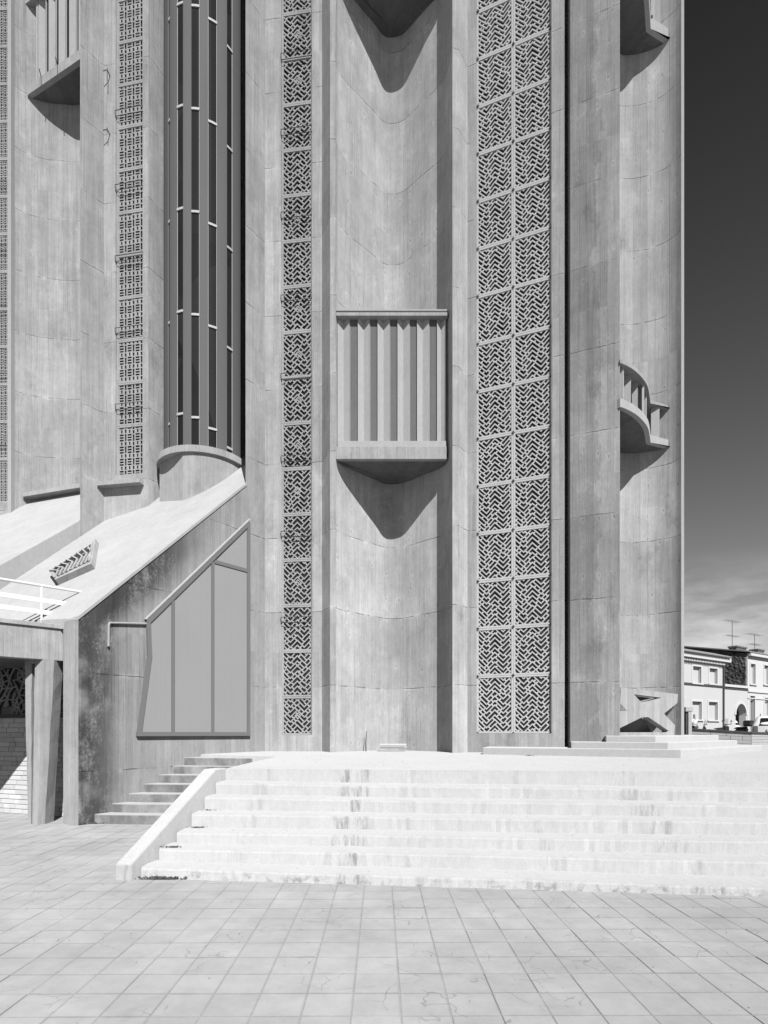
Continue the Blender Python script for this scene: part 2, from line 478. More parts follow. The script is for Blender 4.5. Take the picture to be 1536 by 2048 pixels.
M['black_paint'] = simple('black_gloss_paint', 0.02, 0.2, 0.05, spec=0.6)
M['car_white'] = simple('white_car_paint', 0.70, 0.25, 0.02, spec=0.5)
M['red_lamp'] = simple('lamp_lens', 0.12, 0.2, 0.05, spec=0.6)
M['plate'] = simple('number_plate', 0.6, 0.4, 0.03)
M['leaf'] = simple('dry_weed', 0.09, 0.9, 0.4, 30)

def glass(name, tone, rough, var=0.4, scale=9):
    t = NT(name)
    v = t.vary(t.math('ADD', tone, 0.0), t.noise(scale, 4, 0.7), var)
    cell = t.voronoi(scale * 1.6)
    sp = t.n.new('ShaderNodeSeparateColor'); t.l.new(cell.outputs['Color'], sp.inputs[0])
    v = t.vary(v, sp.outputs[0], var)
    m = t.finish(v, rough, t.noise(4, 2), 0.05, 0.01, 0.0, 0.5)
    return m
M['claustra_glass'] = glass('leaded_glass', 0.020, 0.3, 0.6, 5)
M['tower_glass'] = glass('stair_tower_glass', 0.022, 0.10, 0.35, 0.35)
M['car_glass'] = glass('car_glass', 0.015, 0.08, 0.2)

def louvre():
    t = NT('ribbed_polycarbonate')
    d = Vector((1, 1.4)).normalized()
    u = t.math('ADD', t.math('MULTIPLY', t.x, d.x), t.math('MULTIPLY', t.y, d.y))
    s = t.math('SINE', t.math('MULTIPLY', u, 2 * PI / 0.042))
    v = t.vary(t.math('ADD', 0.30, 0.0), t.noise(0.8, 4, 0.6), 0.05)
    v = t.math('MULTIPLY', v, t.math('MULTIPLY_ADD', s, 0.018, 1.0))
    v = t.vary(v, t.noise(12, 3, 0.6, (1, 1, 0.03)), 0.03)
    return t.finish(v, 0.5, s, 0.15, 0.004, 0.0, 0.3)
M['louvre'] = louvre()

def tile_mat(name, rnd_obj):
    t = NT(name)
    if rnd_obj:
        oi = t.n.new('ShaderNodeObjectInfo'); r = oi.outputs['Random']
    else:
        r = t.white(t.math('ADD', t.math('FLOOR', t.math('DIVIDE', t.x, 0.2994)), t.math('MULTIPLY', t.math('FLOOR', t.math('DIVIDE', t.y, 0.2994)), 37.7)))
    v = t.vary(t.math('ADD', 0.295, 0.0), r, 0.035)
    v = t.vary(v, t.noise(0.9, 6, 0.66, loc=(4, 1, 0)), 0.36)
    v = t.vary(v, t.noise(5, 6, 0.7), 0.20)
    gr = t.noise(160, 3, 0.7)
    v = t.vary(v, gr, 0.14)
    # hairline cracks in some of the slabs
    wp = t.n.new('ShaderNodeVectorMath'); wp.operation = 'ADD'
    nz = t.n.new('ShaderNodeTexNoise'); nz.inputs['Scale'].default_value = 5; t.l.new(t.pos, nz.inputs['Vector'])
    sc = t.n.new('ShaderNodeVectorMath'); sc.operation = 'SCALE'; sc.inputs['Scale'].default_value = 0.14
    t.l.new(nz.outputs['Color'], sc.inputs[0]); t.l.new(t.pos, wp.inputs[0]); t.l.new(sc.outputs[0], wp.inputs[1])
    vo = t.n.new('ShaderNodeTexVoronoi'); vo.feature = 'DISTANCE_TO_EDGE'; vo.inputs['Scale'].default_value = 3.6
    t.l.new(wp.outputs[0], vo.inputs['Vector'])
    gate = t.math('MULTIPLY', t.rng(t.noise(0.7, 2, 0.5, loc=(1.5, 2.2, 0)), 0.42, 0.56), t.rng(t.noise(3.4, 3, 0.6, loc=(8, 2, 0)), 0.46, 0.56))
    ck = t.math('MULTIPLY', t.rng(vo.outputs['Distance'], 0.003, 0.016, 1, 0), gate)
    v = t.math('MULTIPLY', v, t.math('MULTIPLY_ADD', ck, -0.32, 1.0))
    if rnd_obj:
        tc = t.n.new('ShaderNodeTexCoord'); so = t.n.new('ShaderNodeSeparateXYZ'); t.l.new(tc.outputs['Object'], so.inputs[0])
        ex, ey = t.math('ABSOLUTE', so.outputs[0]), t.math('ABSOLUTE', so.outputs[1])
    else:
        ca_, sa_ = math.cos(math.radians(0.35)), math.sin(math.radians(0.35))
        lx = t.math('DIVIDE', t.math('SUBTRACT', t.math('ADD', t.math('MULTIPLY', t.x, ca_), t.math('MULTIPLY', t.y, sa_)), 0.1241), 0.2994)
        ly = t.math('DIVIDE', t.math('SUBTRACT', t.math('SUBTRACT', t.math('MULTIPLY', t.y, ca_), t.math('MULTIPLY', t.x, sa_)), 3.449), 0.2994)
        ex = t.math('MULTIPLY', t.math('ABSOLUTE', t.math('SUBTRACT', t.math('FRACT', lx), 0.5)), 0.2994)
        ey = t.math('MULTIPLY', t.math('ABSOLUTE', t.math('SUBTRACT', t.math('FRACT', ly), 0.5)), 0.2994)
    eg = t.math('MULTIPLY', t.rng(t.math('MAXIMUM', ex, ey), 0.1365, 0.1455), t.rng(t.noise(2.5, 4, 0.7, loc=(6, 6, 0)), 0.30, 0.60, 0.35, 1.0))
    v = t.math('MULTIPLY', v, t.math('MULTIPLY_ADD', eg, -0.18, 1.0))      # grime in the joints
    sp = t.rng(t.noise(60, 5, 0.8, loc=(3, 3, 0)), 0.66, 0.74)
    v = t.math('MULTIPLY', v, t.math('MULTIPLY_ADD', sp, -0.12, 1.0))
    h = t.math('MULTIPLY_ADD', ck, -1.0, gr)
    return t.finish(v, 0.92, h, 0.25, 0.006)
M['tile'] = tile_mat('paving_tile', True)
M['tile_far'] = tile_mat('paving_tile_far', False)
M['grout'] = simple('sandy_joint', 0.29, 0.95, 0.3, 5)

def rubble():
    t = NT('rubble_stone')
    vo = t.voronoi(5.0)
    sp = t.n.new('ShaderNodeSeparateColor'); t.l.new(vo.outputs['Color'], sp.inputs[0])
    v = t.vary(t.math('ADD', 0.10, 0.0), sp.outputs[0], 0.6)
    v = t.vary(v, t.noise(1.0, 4), 0.35)
    return t.finish(v, 0.95, vo.outputs['Distance'], 0.8, 0.08)
M['rubble'] = rubble()

def brick_mat():
    t = NT('whitewashed_brick')
    oi = t.n.new('ShaderNodeObjectInfo')
    v = t.vary(t.math('ADD', 0.55, 0.0), oi.outputs['Random'], 0.12)
    v = t.vary(v, t.noise(7, 5, 0.7), 0.12)
    g = t.noise(50, 4, 0.7)
    return t.finish(v, 0.95, g, 0.4, 0.008)
M['brick'] = brick_mat()
M['mortar'] = simple('mortar', 0.36, 0.95, 0.15, 8)

# ---------------------------------------------------------------- ground, street, paving
TS, ROT = 0.2994, math.radians(0.35)
g = MB(); g.add([(-900, -300, -0.004), (900, -300, -0.004), (900, 1500, -0.004), (-900, 1500, -0.004)], [(0, 1, 2, 3)])
tag(g.build('ground', M['grout']), kind='structure')
st = MB().prism([(9.6, 17.5), (120, 10), (160, 260), (-40, 260), (-30, 34), (9.6, 30)], -0.02, 1.0)
tag(st.build('street', M['tarmac']), kind='structure')

# front edge of the staircase (left and right ends) per nosing: (height, Y left, Y right)
NOSE_L = [(0.128, 6.66), (0.28, 6.97), (0.42, 7.30), (0.60, 7.65), (0.78, 8.0), (0.95, 8.30), (1.13, 8.64)]
NOSE_R = [(0.10, 5.93), (0.27, 6.37), (0.43, 6.70), (0.60, 7.03), (0.76, 7.36), (0.92, 7.69), (1.13, 8.05)]
LX = [-2.79, -2.706, -2.61, -2.54, -2.478, -2.406, -2.363]
XR_REF = 3.8
def nose(k, x):
    """plan Y and height of nosing k at plan X"""
    f = (x - LX[k]) / (XR_REF - LX[k])
    return NOSE_L[k][1] + (NOSE_R[k][1] - NOSE_L[k][1]) * f, NOSE_L[k][0] + (NOSE_R[k][0] - NOSE_L[k][0]) * min(f, 1.0)

paving = empty('paving'); tag(paving, kind='structure')
tiles = []
ca, sa = math.cos(ROT), math.sin(ROT)
for i in range(-60, 46):
    for j in range(-10, 42):
        lx, ly = 0.1241 + (i + 0.5) * TS, 3.449 + (j + 0.5) * TS
        x, y = lx * ca - ly * sa, lx * sa + ly * ca
        if y < 1.2 or y > 13.2 or x < -11 - 0 or x > 9: continue
        # hidden below the stairs or the building
        if x > -2.9 and y > nose(0, x)[0] + 0.35: continue
        if x > -3.0 and y > 7.3: continue
        if x > -6.0 and y > 10.6 + 1.4 * (x + 5.3) + 0.35 and y > 10.9: continue
        if x < -12.5 * y / 11: continue
        tiles.append((x, y))
inview = [p for p in tiles if p[1] > 3.25 and -0.68 * p[1] < p[0] < 0.68 * p[1]]
inview.sort(key=lambda p: p[0] ** 2 + p[1] ** 2)
near = set(inview[:300])
tile_meshes = []
for k in range(5):
    b = MB(); hw = TS / 2 - 0.0022
    j = [rnd.uniform(-0.0015, 0.0015) for _ in range(8)]
    b.prism([(-hw + j[0], -hw + j[1]), (hw + j[2], -hw + j[3]), (hw + j[4], hw + j[5]), (-hw + j[6], hw + j[7])], -0.04, 0.0)
    # worn arris
    me = mesh('tile', b.v, b.f, M['tile'])
    bm = bmesh.new(); bm.from_mesh(me)
    ed = [e for e in bm.edges if all(vv.co.z > -0.001 for vv in e.verts)]
    bmesh.ops.bevel(bm, geom=ed, offset=0.003, segments=1, affect='EDGES')
    bm.to_mesh(me); bm.free()
    tile_meshes.append(me)
far = MB()
for (x, y) in tiles:
    dz = rnd.uniform(-0.002, 0.002)
    if (x, y) in near:
        o = link('tile', rnd.choice(tile_meshes), paving, None, (x, y, dz), ROT + rnd.uniform(-0.004, 0.004))
        o.rotation_euler[0] = rnd.uniform(-0.004, 0.004); o.rotation_euler[1] = rnd.uniform(-0.004, 0.004)
    else:
        hw = TS / 2 - 0.0035
        pts = [(x + a * hw * ca - b_ * hw * sa, y + a * hw * sa + b_ * hw * ca) for a, b_ in ((-1, -1), (1, -1), (1, 1), (-1, 1))]
        far.prism(pts, -0.04, dz)
o = far.build('far_tiles', M['tile_far'], paving); tag(o, kind='stuff')

# platform the church stands on (rises slightly towards the wall)
def plat_z(x, y): return 1.13 + max(0.0, min(1.0, (y - 8.6) / 4.6)) * 0.07
b = MB()
pl = [(-2.363, nose(6, -2.363)[0]), (XR_REF, 8.05), (14.0, 7.5), (16, 9), (16, 24), (9.0, 24), (-2.0, 17), (-2.1, 11.6)]
NXp, NYp = 26, 12
vv, ff = [], []
ylo = lambda x: nose(6, x)[0]
for iy in range(NYp + 1):
    for ix in range(NXp + 1):
        fx = ix / NXp
        yb = iy / NYp
        # left edge follows the line from the parapet to the side stairs
        yy0 = ylo(-2.363 + fx * 18)
        y = yy0 + (20.5 - yy0) * yb
        xl = -2.363 + min(1.0, max(0.0, (y - 8.64) / 3.0)) * 0.2 - (2.0 if y > 12.25 else 0.0)
        x = xl + fx * (15.6 - xl)
        vv.append((x, y, plat_z(x, y) + rnd.uniform(-0.003, 0.003)))
for iy in range(NYp):
    for ix in range(NXp):
        a = iy * (NXp + 1) + ix
        ff.append((a, a + 1, a + NXp + 2, a + NXp + 1))
n0 = len(vv)
ring = [iy * (NXp + 1) for iy in range(NYp, -1, -1)] + list(range(1, NXp + 1)) + [iy * (NXp + 1) + NXp for iy in range(1, NYp + 1)]
for k in ring: vv.append((vv[k][0], vv[k][1], -0.02))
for k in range(len(ring) - 1):
    ff.append((ring[k], ring[k + 1], n0 + k + 1, n0 + k))
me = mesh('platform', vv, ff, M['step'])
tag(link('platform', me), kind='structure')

# ---------------------------------------------------------------- front staircase
stairs = empty('front_staircase', (-0.0, 6.6, 0))
tag(stairs, 'broad flight of white concrete steps across the foreground', 'stairs')
def local(o, parent):
    o.parent = parent
    o.matrix_parent_inverse = parent.matrix_world.inverted() if False else Matrix.Translation(-Vector(parent.location))
    return o
for k in range(6):
    v, f = [], []
    n = 230
    xs = [LX[k] + (11.0 - LX[k]) * i / n for i in range(n + 1)]
    r2 = random.Random(50 + k)
    wob = [0.0] * (n + 1)
    for i in range(n + 1): wob[i] = r2.uniform(-0.003, 0.003) + 0.004 * math.sin(i * 0.31 + k) + 0.003 * math.sin(i * 0.83 + 2 * k)
    for _ in range(16):                                   # chipped nosings
        c_ = r2.randrange(2, n - 2)
        for q in range(-1, 2): wob[c_ + q] += r2.uniform(0.004, 0.018)
    for i, x in enumerate(xs):
        y, h = nose(k, x)
        yb, hb = nose(k + 1, x)
        h += 0.004 * math.sin(x * 1.3 + k) + r2.uniform(-0.0015, 0.0015)
        y += wob[i]
        rd = 0.018
        prof = [(y + 0.004, -0.02), (y, h - rd * 1.6), (y + rd * 0.35, h - rd * 0.45), (y + rd * 1.2, h), (yb + 0.05, h + 0.004), (yb + 0.05, -0.02)]
        for (py_, pz_) in prof: v.append((x, py_, pz_))
    for i in range(n):
        for q in range(5):
            a = i * 6 + q
            f.append((a, a + 6, a + 7, a + 1))
    f.append(tuple(range(6))); f.append(tuple(n * 6 + q for q in range(5, -1, -1)))
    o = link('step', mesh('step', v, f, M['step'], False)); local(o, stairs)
# sloping parapet at the left end of the flight
pa = MB()
top0, top1 = 0.18, 1.14
o1, i1 = (-3.05, 6.58), (-2.86, 6.55)
o2, i2 = (-2.62, 8.42), (-2.43, 8.38)
o3, i3 = (-2.545, 8.66), (-2.355, 8.66)
pa.add([(o1[0], o1[1], -0.02), (i1[0], i1[1], -0.02), (i3[0], i3[1], -0.02), (o3[0], o3[1], -0.02),
        (o1[0], o1[1], top0), (i1[0], i1[1], top0), (i2[0], i2[1], top1), (i3[0], i3[1], top1), (o3[0], o3[1], top1), (o2[0], o2[1], top1)],
       [(0, 3, 2, 1), (0, 1, 5, 4), (1, 2, 7, 6, 5), (2, 3, 8, 7), (3, 0, 4, 9, 8), (4, 5, 6, 9), (6, 7, 8, 9)])
o = pa.build('side_wall', M['parapet'], bevel=0.014); local(o, stairs)

# side flight between the gable wall and the front stairs
side = empty('side_staircase', (-4.2, 11.0, 0))
tag(side, 'narrow flight of worn grey steps climbing along the stained gable wall', 'stairs')
for k in range(7):
    h = 0.17 + 0.16 * k
    yl = 10.55 + 0.27 * k
    xl = -5.3 + (yl - 10.6) / 1.4 - 0.12
    pts = []
    for i in range(13):
        f_ = i / 12
        x = xl + (-2.25 - xl) * f_
        y = yl - 0.06 * (x - xl) + 0.10 * (1 - min(1.0, f_ * 5)) ** 2 - (0.05 if False else 0)
        if k == 6: y = yl - 0.19 * (x - xl)
        pts.append((x, y + rnd.uniform(-0.004, 0.004)))
    if k < 6:
        poly = pts + [(-2.2, yl + 0.9), (xl + 0.55, yl + 0.9)]
    else:
        poly = pts + [(-1.6, 13.3), (-1.6, 14.2), (-2.9, 14.2), (xl + 0.6, 13.0)]
    o = MB().prism(poly, -0.02, h if k < 6 else 1.135).build('step', M['sidestep'], bevel=0.018)
    local(o, side)

# ---------------------------------------------------------------- church
TOP = 27.0
church = empty('church', (0, 14, 0))
tag(church, 'tall raw concrete church with folded piers, curved niches and cast lattice windows', 'church')
CP = Matrix.Translation(-Vector(church.location))
def part(o):
    o.parent = church; o.matrix_parent_inverse = CP
    return o
def sub(o, p):
    """child of a part; p sits at the world origin or at its own place"""
    mw = Matrix.Translation(p.location) @ p.rotation_euler.to_matrix().to_4x4()
    o.parent = p; o.matrix_parent_inverse = mw.inverted()
    return o

# --- key plan points
L1 = (-5.3, 10.6); ML1 = 1.4
gA = line_at(157, L1, ML1)          # outer corner of the gable
gB = line_at(491, L1, ML1)          # where the tall pier begins
gC = line_at(530, L1, ML1)          # fold
gD = line_at(644, gC, -0.125)       # end of the lattice plane
fE = (-1.239, 13.30); fF = (-1.106, 13.30)
nR = (1.535, 13.03); fG = (1.69, 13.08); fH = (1.934, 13.42)
MR = -0.3856
rI = line_at(1128, fH, MR)
p4a = line_at(1140, fH, MR); p4b = line_at(1240, fH, MR)

part(MB().prism([(-13, 20.5), (-9, 18.6), (-6.3, 17.0), (6.6, 15.4), (7.6, 18), (6, 30), (-14, 34)], 0.0, TOP + 1).build('nave_wall', M['facade']))

# central niche
niche_pts = catmull([fF, (-1.06, 13.50), (-0.88, 13.745), (-0.5, 14.13), (-0.2114, 14.415), (-0.0164, 14.62), (0.177, 14.67), (0.45, 14.61), (0.659, 14.44), (1.0, 14.10), (1.30, 13.82), (1.47, 13.50), nR], 7)
def niche_wall(name, pts, back, mat, z0=0.9):
    v, f = [], []
    n = len(pts)
    for (x, y) in pts: v += [(x, y, z0), (x, y, TOP)]
    for i in range(n - 1): f.append((2 * i, 2 * i + 2, 2 * i + 3, 2 * i + 1))
    nb = len(v)
    for (x, y) in back: v += [(x, y, z0), (x, y, TOP)]
    m = len(back)
    for i in range(m - 1): f.append((nb + 2 * i, nb + 2 * i + 1, nb + 2 * i + 3, nb + 2 * i + 2))
    f.append((0, 1, nb + 1, nb)); f.append((2 * n - 2, nb + 2 * m - 2, nb + 2 * m - 1, 2 * n - 1))
    o = link(name, mesh(name, v, f, mat))
    for p in o.data.polygons: p.use_smooth = True
    md = o.modifiers.new('split', 'EDGE_SPLIT'); md.split_angle = math.radians(28)
    return part(o)
niche_wall('niche_wall', niche_pts, [(-1.15, 15.4), (1.6, 15.4)], M['niche'])

# pier left of the niche: fold, jambs of the lattice window, left-facing return, front edge
def wall_with_opening(name, A, B, x0, x1, zsill, mat, depth=0.75, z0=0.0, ztop=TOP):
    """solid wall from A to B (plan) with a tall opening between photo columns x0 and x1"""
    d = Vector((B[0] - A[0], B[1] - A[1])); L = d.length; d.normalize()
    m = d.y / d.x
    a = (Vector(line_at(x0, A, m)) - Vector(A)).length
    c = (Vector(line_at(x1, A, m)) - Vector(A)).length
    w = MB()
    w.box(0, a, 0, depth, z0, ztop)
    w.box(c, L, 0, depth, z0, ztop)
    w.box(a, c, 0.002, depth, z0, zsill)
    w.box(a, c, 0.45, depth, zsill, ztop)
    o = w.build(name, mat, None, (A[0], A[1], 0), math.atan2(d.y, d.x))
    part(o)
    return o, a, c, d

def lattice_mesh(name, w, h, kind, seed, mat, fr=0.040):
    """one cast claustra panel: frame and bars; x along, y into the wall, z up"""
    r = random.Random(seed)
    bm = bmesh.new()
    def quadprism(pts, y0, y1):
        vs = [bm.verts.new((p[0], y0, p[1])) for p in pts] + [bm.verts.new((p[0], y1, p[1])) for p in pts]
        n = len(pts)
        bm.faces.new(vs[:n]); bm.faces.new(list(reversed(vs[n:])))
        for i in range(n): bm.faces.new((vs[i], vs[n + i], vs[n + (i + 1) % n], vs[(i + 1) % n]))
    iw, ih = w - 2 * fr + 0.01, h - 2 * fr + 0.01
    ox, oz = fr - 0.005, fr - 0.005
    if kind in ('herring', 'diamond'):
        ns = 4
        s = iw / ns
        per = 0.109 if kind == 'herring' else 0.122
        bv = 0.035 if kind == 'herring' else 0.037      # vertical thickness of the zigzag bars
        z = -s - 0.2 + r.uniform(0, per)
        rows = []
        while z < ih + s + 0.2:
            rows.append(z + r.uniform(-0.007, 0.007)); z += per
        off = [0, -s, 0, -s, 0]
        for zi, zz in enumerate(rows):
            y0 = 0.012 + r.uniform(-0.002, 0.002)
            for q in range(ns):
                quadprism([(ox + q * s, oz + zz + off[q]), (ox + (q + 1) * s, oz + zz + off[q + 1]),
                           (ox + (q + 1) * s, oz + zz + off[q + 1] + bv), (ox + q * s, oz + zz + off[q] + bv)], y0, 0.038)
            if zi + 1 < len(rows):
                zn = rows[zi + 1]
                for q in range(ns):
                    sl = (off[q + 1] - off[q]) / s
                    for c in ([r.uniform(0.15, 0.85)] if r.random() < 0.72 else [r.uniform(0.12, 0.4), r.uniform(0.55, 0.88)]):
                        tw = 0.022
                        xc = ox + (q + c) * s
                        zc0 = oz + zz + off[q] + sl * c * s + bv - 0.012
                        zc1 = oz + zn + off[q] + sl * c * s + 0.012
                        gap = zc1 - zc0
                        # tie stands square to the bar
                        dx = -sl * gap / 2 * 0.5
                        hx, hz = tw / 2, tw / 2 * sl
                        quadprism([(xc - dx - hx, zc0 + gap * 0.25 - hz - gap * .25 * 0), (xc - dx + hx, zc0 + gap * 0.25 + hz),
                                   (xc + dx + hx, zc1 - gap * 0.25 + hz), (xc + dx - hx, zc1 - gap * 0.25 - hz)], 0.018 + r.uniform(0, 0.004), 0.036)
        if kind == 'diamond':
            cx_, cz_ = ox + iw * 0.52, oz + ih * 0.5
            for q in range(4):
                a = PI / 4 + q * PI / 2
                p = Vector((cx_ + 0.05 * math.cos(a), cz_ + 0.05 * math.sin(a)))
                t_ = Vector((-math.sin(a), math.cos(a))) * 0.06; n_ = Vector((math.cos(a), math.sin(a))) * 0.011
                quadprism([p - t_ - n_, p + t_ - n_, p + t_ + n_, p - t_ + n_], 0.008 + 0.0007 * q, 0.06)
    else:   # basket: blocks of upright and level slots
        def rect(x0, x1, z0, z1, y0):
            z0, z1 = max(z0, 0.0), min(z1, ih)
            if z1 - z0 > 0.003: quadprism([(ox + x0, oz + z0), (ox + x1, oz + z0), (ox + x1, oz + z1), (ox + x0, oz + z1)], y0, 0.036)
        xs_, x, k = [], 0.0, 0
        kinds = [0, 1, 0, 1, 0, 1]
        unit = iw / (3 * 0.105 + 3 * 0.048 + 7 * 0.021)
        for kd in kinds:
            rect(x, x + 0.021 * unit, 0, ih, 0.012); x += 0.021 * unit
            w_ = (0.105 if kd == 0 else 0.048) * unit
            xs_.append((kd, x, x + w_)); x += w_
        rect(x, x + 0.021 * unit, 0, ih, 0.012)
        ph_ = r.uniform(0, 0.3)
        for kd, x0, x1 in xs_:
            z = -ph_
            while z < ih:
                if kd == 0:
                    for q in range(3):
                        rect(x0 - .004, x1 + .004, z, z + 0.023, 0.016 + r.uniform(0, .002)); z += 0.068 + r.uniform(-.004, .004)
                    rect(x0 - .004, x1 + .004, z, z + 0.023, 0.016); z += 0.027
                    mid_ = (x0 + x1) / 2
                    rect(x0 - .003, mid_ - 0.024, z - .003, z + 0.085, 0.0175); rect(mid_ + 0.024, x1 + .003, z - .003, z + 0.085, 0.0175); z += 0.082
                else:
                    rect(x0 - .004, x1 + .004, z, z + 0.023, 0.015); z += 0.20 + r.uniform(-.01, .01)
                    rect(x0 - .004, x1 + .004, z, z + 0.023, 0.015); z += 0.113
    bmesh.ops.bisect_plane(bm, geom=bm.verts[:] + bm.edges[:] + bm.faces[:], plane_co=(0, 0, fr - 0.006), plane_no=(0, 0, -1), clear_outer=True)
    bmesh.ops.bisect_plane(bm, geom=bm.verts[:] + bm.edges[:] + bm.faces[:], plane_co=(0, 0, h - fr + 0.006), plane_no=(0, 0, 1), clear_outer=True)
    # frame
    for (x0, x1, z0, z1) in ((0, fr, 0, h), (w - fr, w, 0, h), (fr, w - fr, 0, fr), (fr, w - fr, h - fr, h)):
        quadprism([(x0, z0), (x1, z0), (x1, z1), (x0, z1)], 0.0, 0.09)
    me = bpy.data.meshes.new(name)
    bm.to_mesh(me); bm.free()
    me.materials.append(mat)
    return me

def grille(A, d, a, c, cols, rows, kind, zb, first_h, ph, mat, sill_mat, proud=0.0, rowsmax=30, clamps=True, bars=None, ztop=24.5):
    """lattice window in an opening from a to c along the wall"""
    rz = math.atan2(d.y, d.x)
    s = MB().box(a - 0.02, c + 0.02, 0.03, 0.40, zb - 0.06, zb)
    o = s.build('claustra_grille', sill_mat, None, (A[0], A[1], 0), rz); part(o)
    W = (c - a) / cols - 0.006
    hs = [first_h] + [ph] * rowsmax
    meshes = {}
    z = zb
    i = 0
    while z < ztop:
        h = hs[i] - 0.006
        for q in range(cols):
            key = (round(h, 2), rnd.randrange(4))
            if key not in meshes:
                meshes[key] = lattice_mesh('claustra_panel', W, h, kind, hash(key) % 997 + 3 * q + int(zb * 7), mat)
            lx = a + q * (c - a) / cols + 0.003
            wp = Vector((A[0], A[1], 0)) + Vector((d.x, d.y, 0)) * lx + Vector((-d.y, d.x, 0)) * (0.06 - proud)
            pn = link('claustra_panel', meshes[key], None, None, (wp.x, wp.y, z + 0.003), rz); sub(pn, o)
            gp = MB().box(0.01, W - 0.01, 0.046, 0.056, 0.01, h - 0.01).build('glass_pane', M['claustra_glass'], None, (wp.x, wp.y, z + 0.003), rz)
            sub(gp, o)
        if clamps:
            for q in range(cols + 1):
                lx = a + q * (c - a) / cols + (0.03 if q == 0 else -0.03 if q == cols else 0)
                wp = Vector((A[0], A[1], 0)) + Vector((d.x, d.y, 0)) * lx + Vector((-d.y, d.x, 0)) * (0.045 - proud)
                cl = link('clamp', CLAMP, None, None, (wp.x, wp.y, z), rz + rnd.uniform(-.2, .2)); sub(cl, o)
                cl.rotation_euler[1] = rnd.uniform(-0.3, 0.3)
        z += hs[i]; i += 1
    if bars:
        for zb_ in bars:
            m = MB()
            for dz, dy in ((0.0, -0.012), (0.13, -0.03)):
                m.tube([(a + 0.005, dy, zb_ + dz), (c - 0.005, dy, zb_ + dz)], 0.008, 6)
            m.tube([(a + 0.005, -0.012, zb_), (a + 0.005, -0.03, zb_ + 0.13)], 0.008, 6)
            m.tube([(a + 0.005, -0.012, zb_), (a + 0.005, 0.06, zb_)], 0.008, 6)
            m.tube([(c - 0.005, -0.012, zb_), (c - 0.005, 0.06, zb_)], 0.008, 6)
            m.tube([(c - 0.005, -0.03, zb_ + 0.13), (c - 0.005, 0.06, zb_ + 0.13)], 0.008, 6)
            q = m.build('iron_bar', M['iron'], None, (A[0], A[1], 0), rz); sub(q, o)
    return o
_c = MB().box(-0.012, 0.012, -0.012, 0.03, -0.028, 0.028).box(-0.028, 0.028, -0.006, 0.03, -0.008, 0.012)
CLAMP = mesh('clamp', _c.v, _c.f, M['iron'])

# pier between stair tower and niche
part(MB().prism([gB, gC, (gC[0] + 0.12, 14.9), (-3.42, 14.7)], 0.0, TOP).build('pier_fold', M['fold'], bevel=0.012))
o, a, c, d = wall_with_opening('pier', gC, gD, 562, 624, zh(1470, 13.9), M['facade'])
grille(gC, d, a, c, 1, 22, 'diamond', zh(1470, 13.9), zh(1393, 13.9) - zh(1470, 13.9), 1.099, M['claustra_grey'], M['facade'],
       bars=[zh(y, 13.9) for y in (1245, 1073, 922, 757, 600, 434, 268, 116)], clamps=False)
part(MB().prism([gD, fE, fF, (-1.13, 15.0), (-1.5, 15.0)], 0.0, TOP).build('pier_return', M['facade'], bevel=0.012))
# pier right of the niche and the big lattice window
part(MB().prism([nR, fG, fH, (2.0, 14.4), (1.57, 14.6)], 0.0, TOP).build('pier_edge', M['facade'], bevel=0.012))
o, a, c, d = wall_with_opening('lattice_wall', fH, rI, 952, 1103, zh(1466.6, 13.04), M['right'], depth=0.9)
grille(fH, d, a, c, 2, 22, 'herring', zh(1466.6, 13.04), 1.315, 1.097, M['claustra'], M['right'])
# deep slot, then the corner pier
part(MB().prism([(rI[0] - 0.02, rI[1] + 0.55), (4.25, rI[1] + 0.45), (4.4, 13.8), (3.9, 13.9)], 0.0, TOP).build('slot_back', M['right']))
part(MB().prism([p4a, p4b, (5.14, 13.1), (4.7, 13.7), (4.16, 13.35)], 0.0, TOP).build('corner_pier', M['pier'], bevel=0.012))
# right-hand niche
KS = p4b[1] / 11.903
def sc(p): return (p[0] * KS, p[1] * KS)
def zk(z): return EYE + (z - EYE) * KS
n3 = catmull([sc(q) for q in [(4.86, 12.15), (5.05, 12.9), (5.30, 13.55), (5.635, 13.84), (5.95, 13.86), (6.228, 13.80), (6.45, 13.71), (6.62, 13.58), (6.74, 13.42), (6.807, 13.27)]], 6)
niche_wall('niche_wall', n3, [(5.1, 15.3), (7.1, 15.3)], M['niche_right'])
part(MB().prism([sc((6.807, 13.27)), sc((6.872, 13.27)), sc((7.25, 14.6)), sc((6.85, 14.9))], 0.0, TOP).build('niche_edge', M['slat']))

# ---------------------------------------------------------------- balconies
def v_slat(w, dep, th, z0, z1):
    """folded slat, hollow side to the front: x 0..w"""
    return MB().prism([(0, 0), (w / 2, dep), (w, 0), (w, th), (w / 2, dep + th), (0, th)], z0, z1)

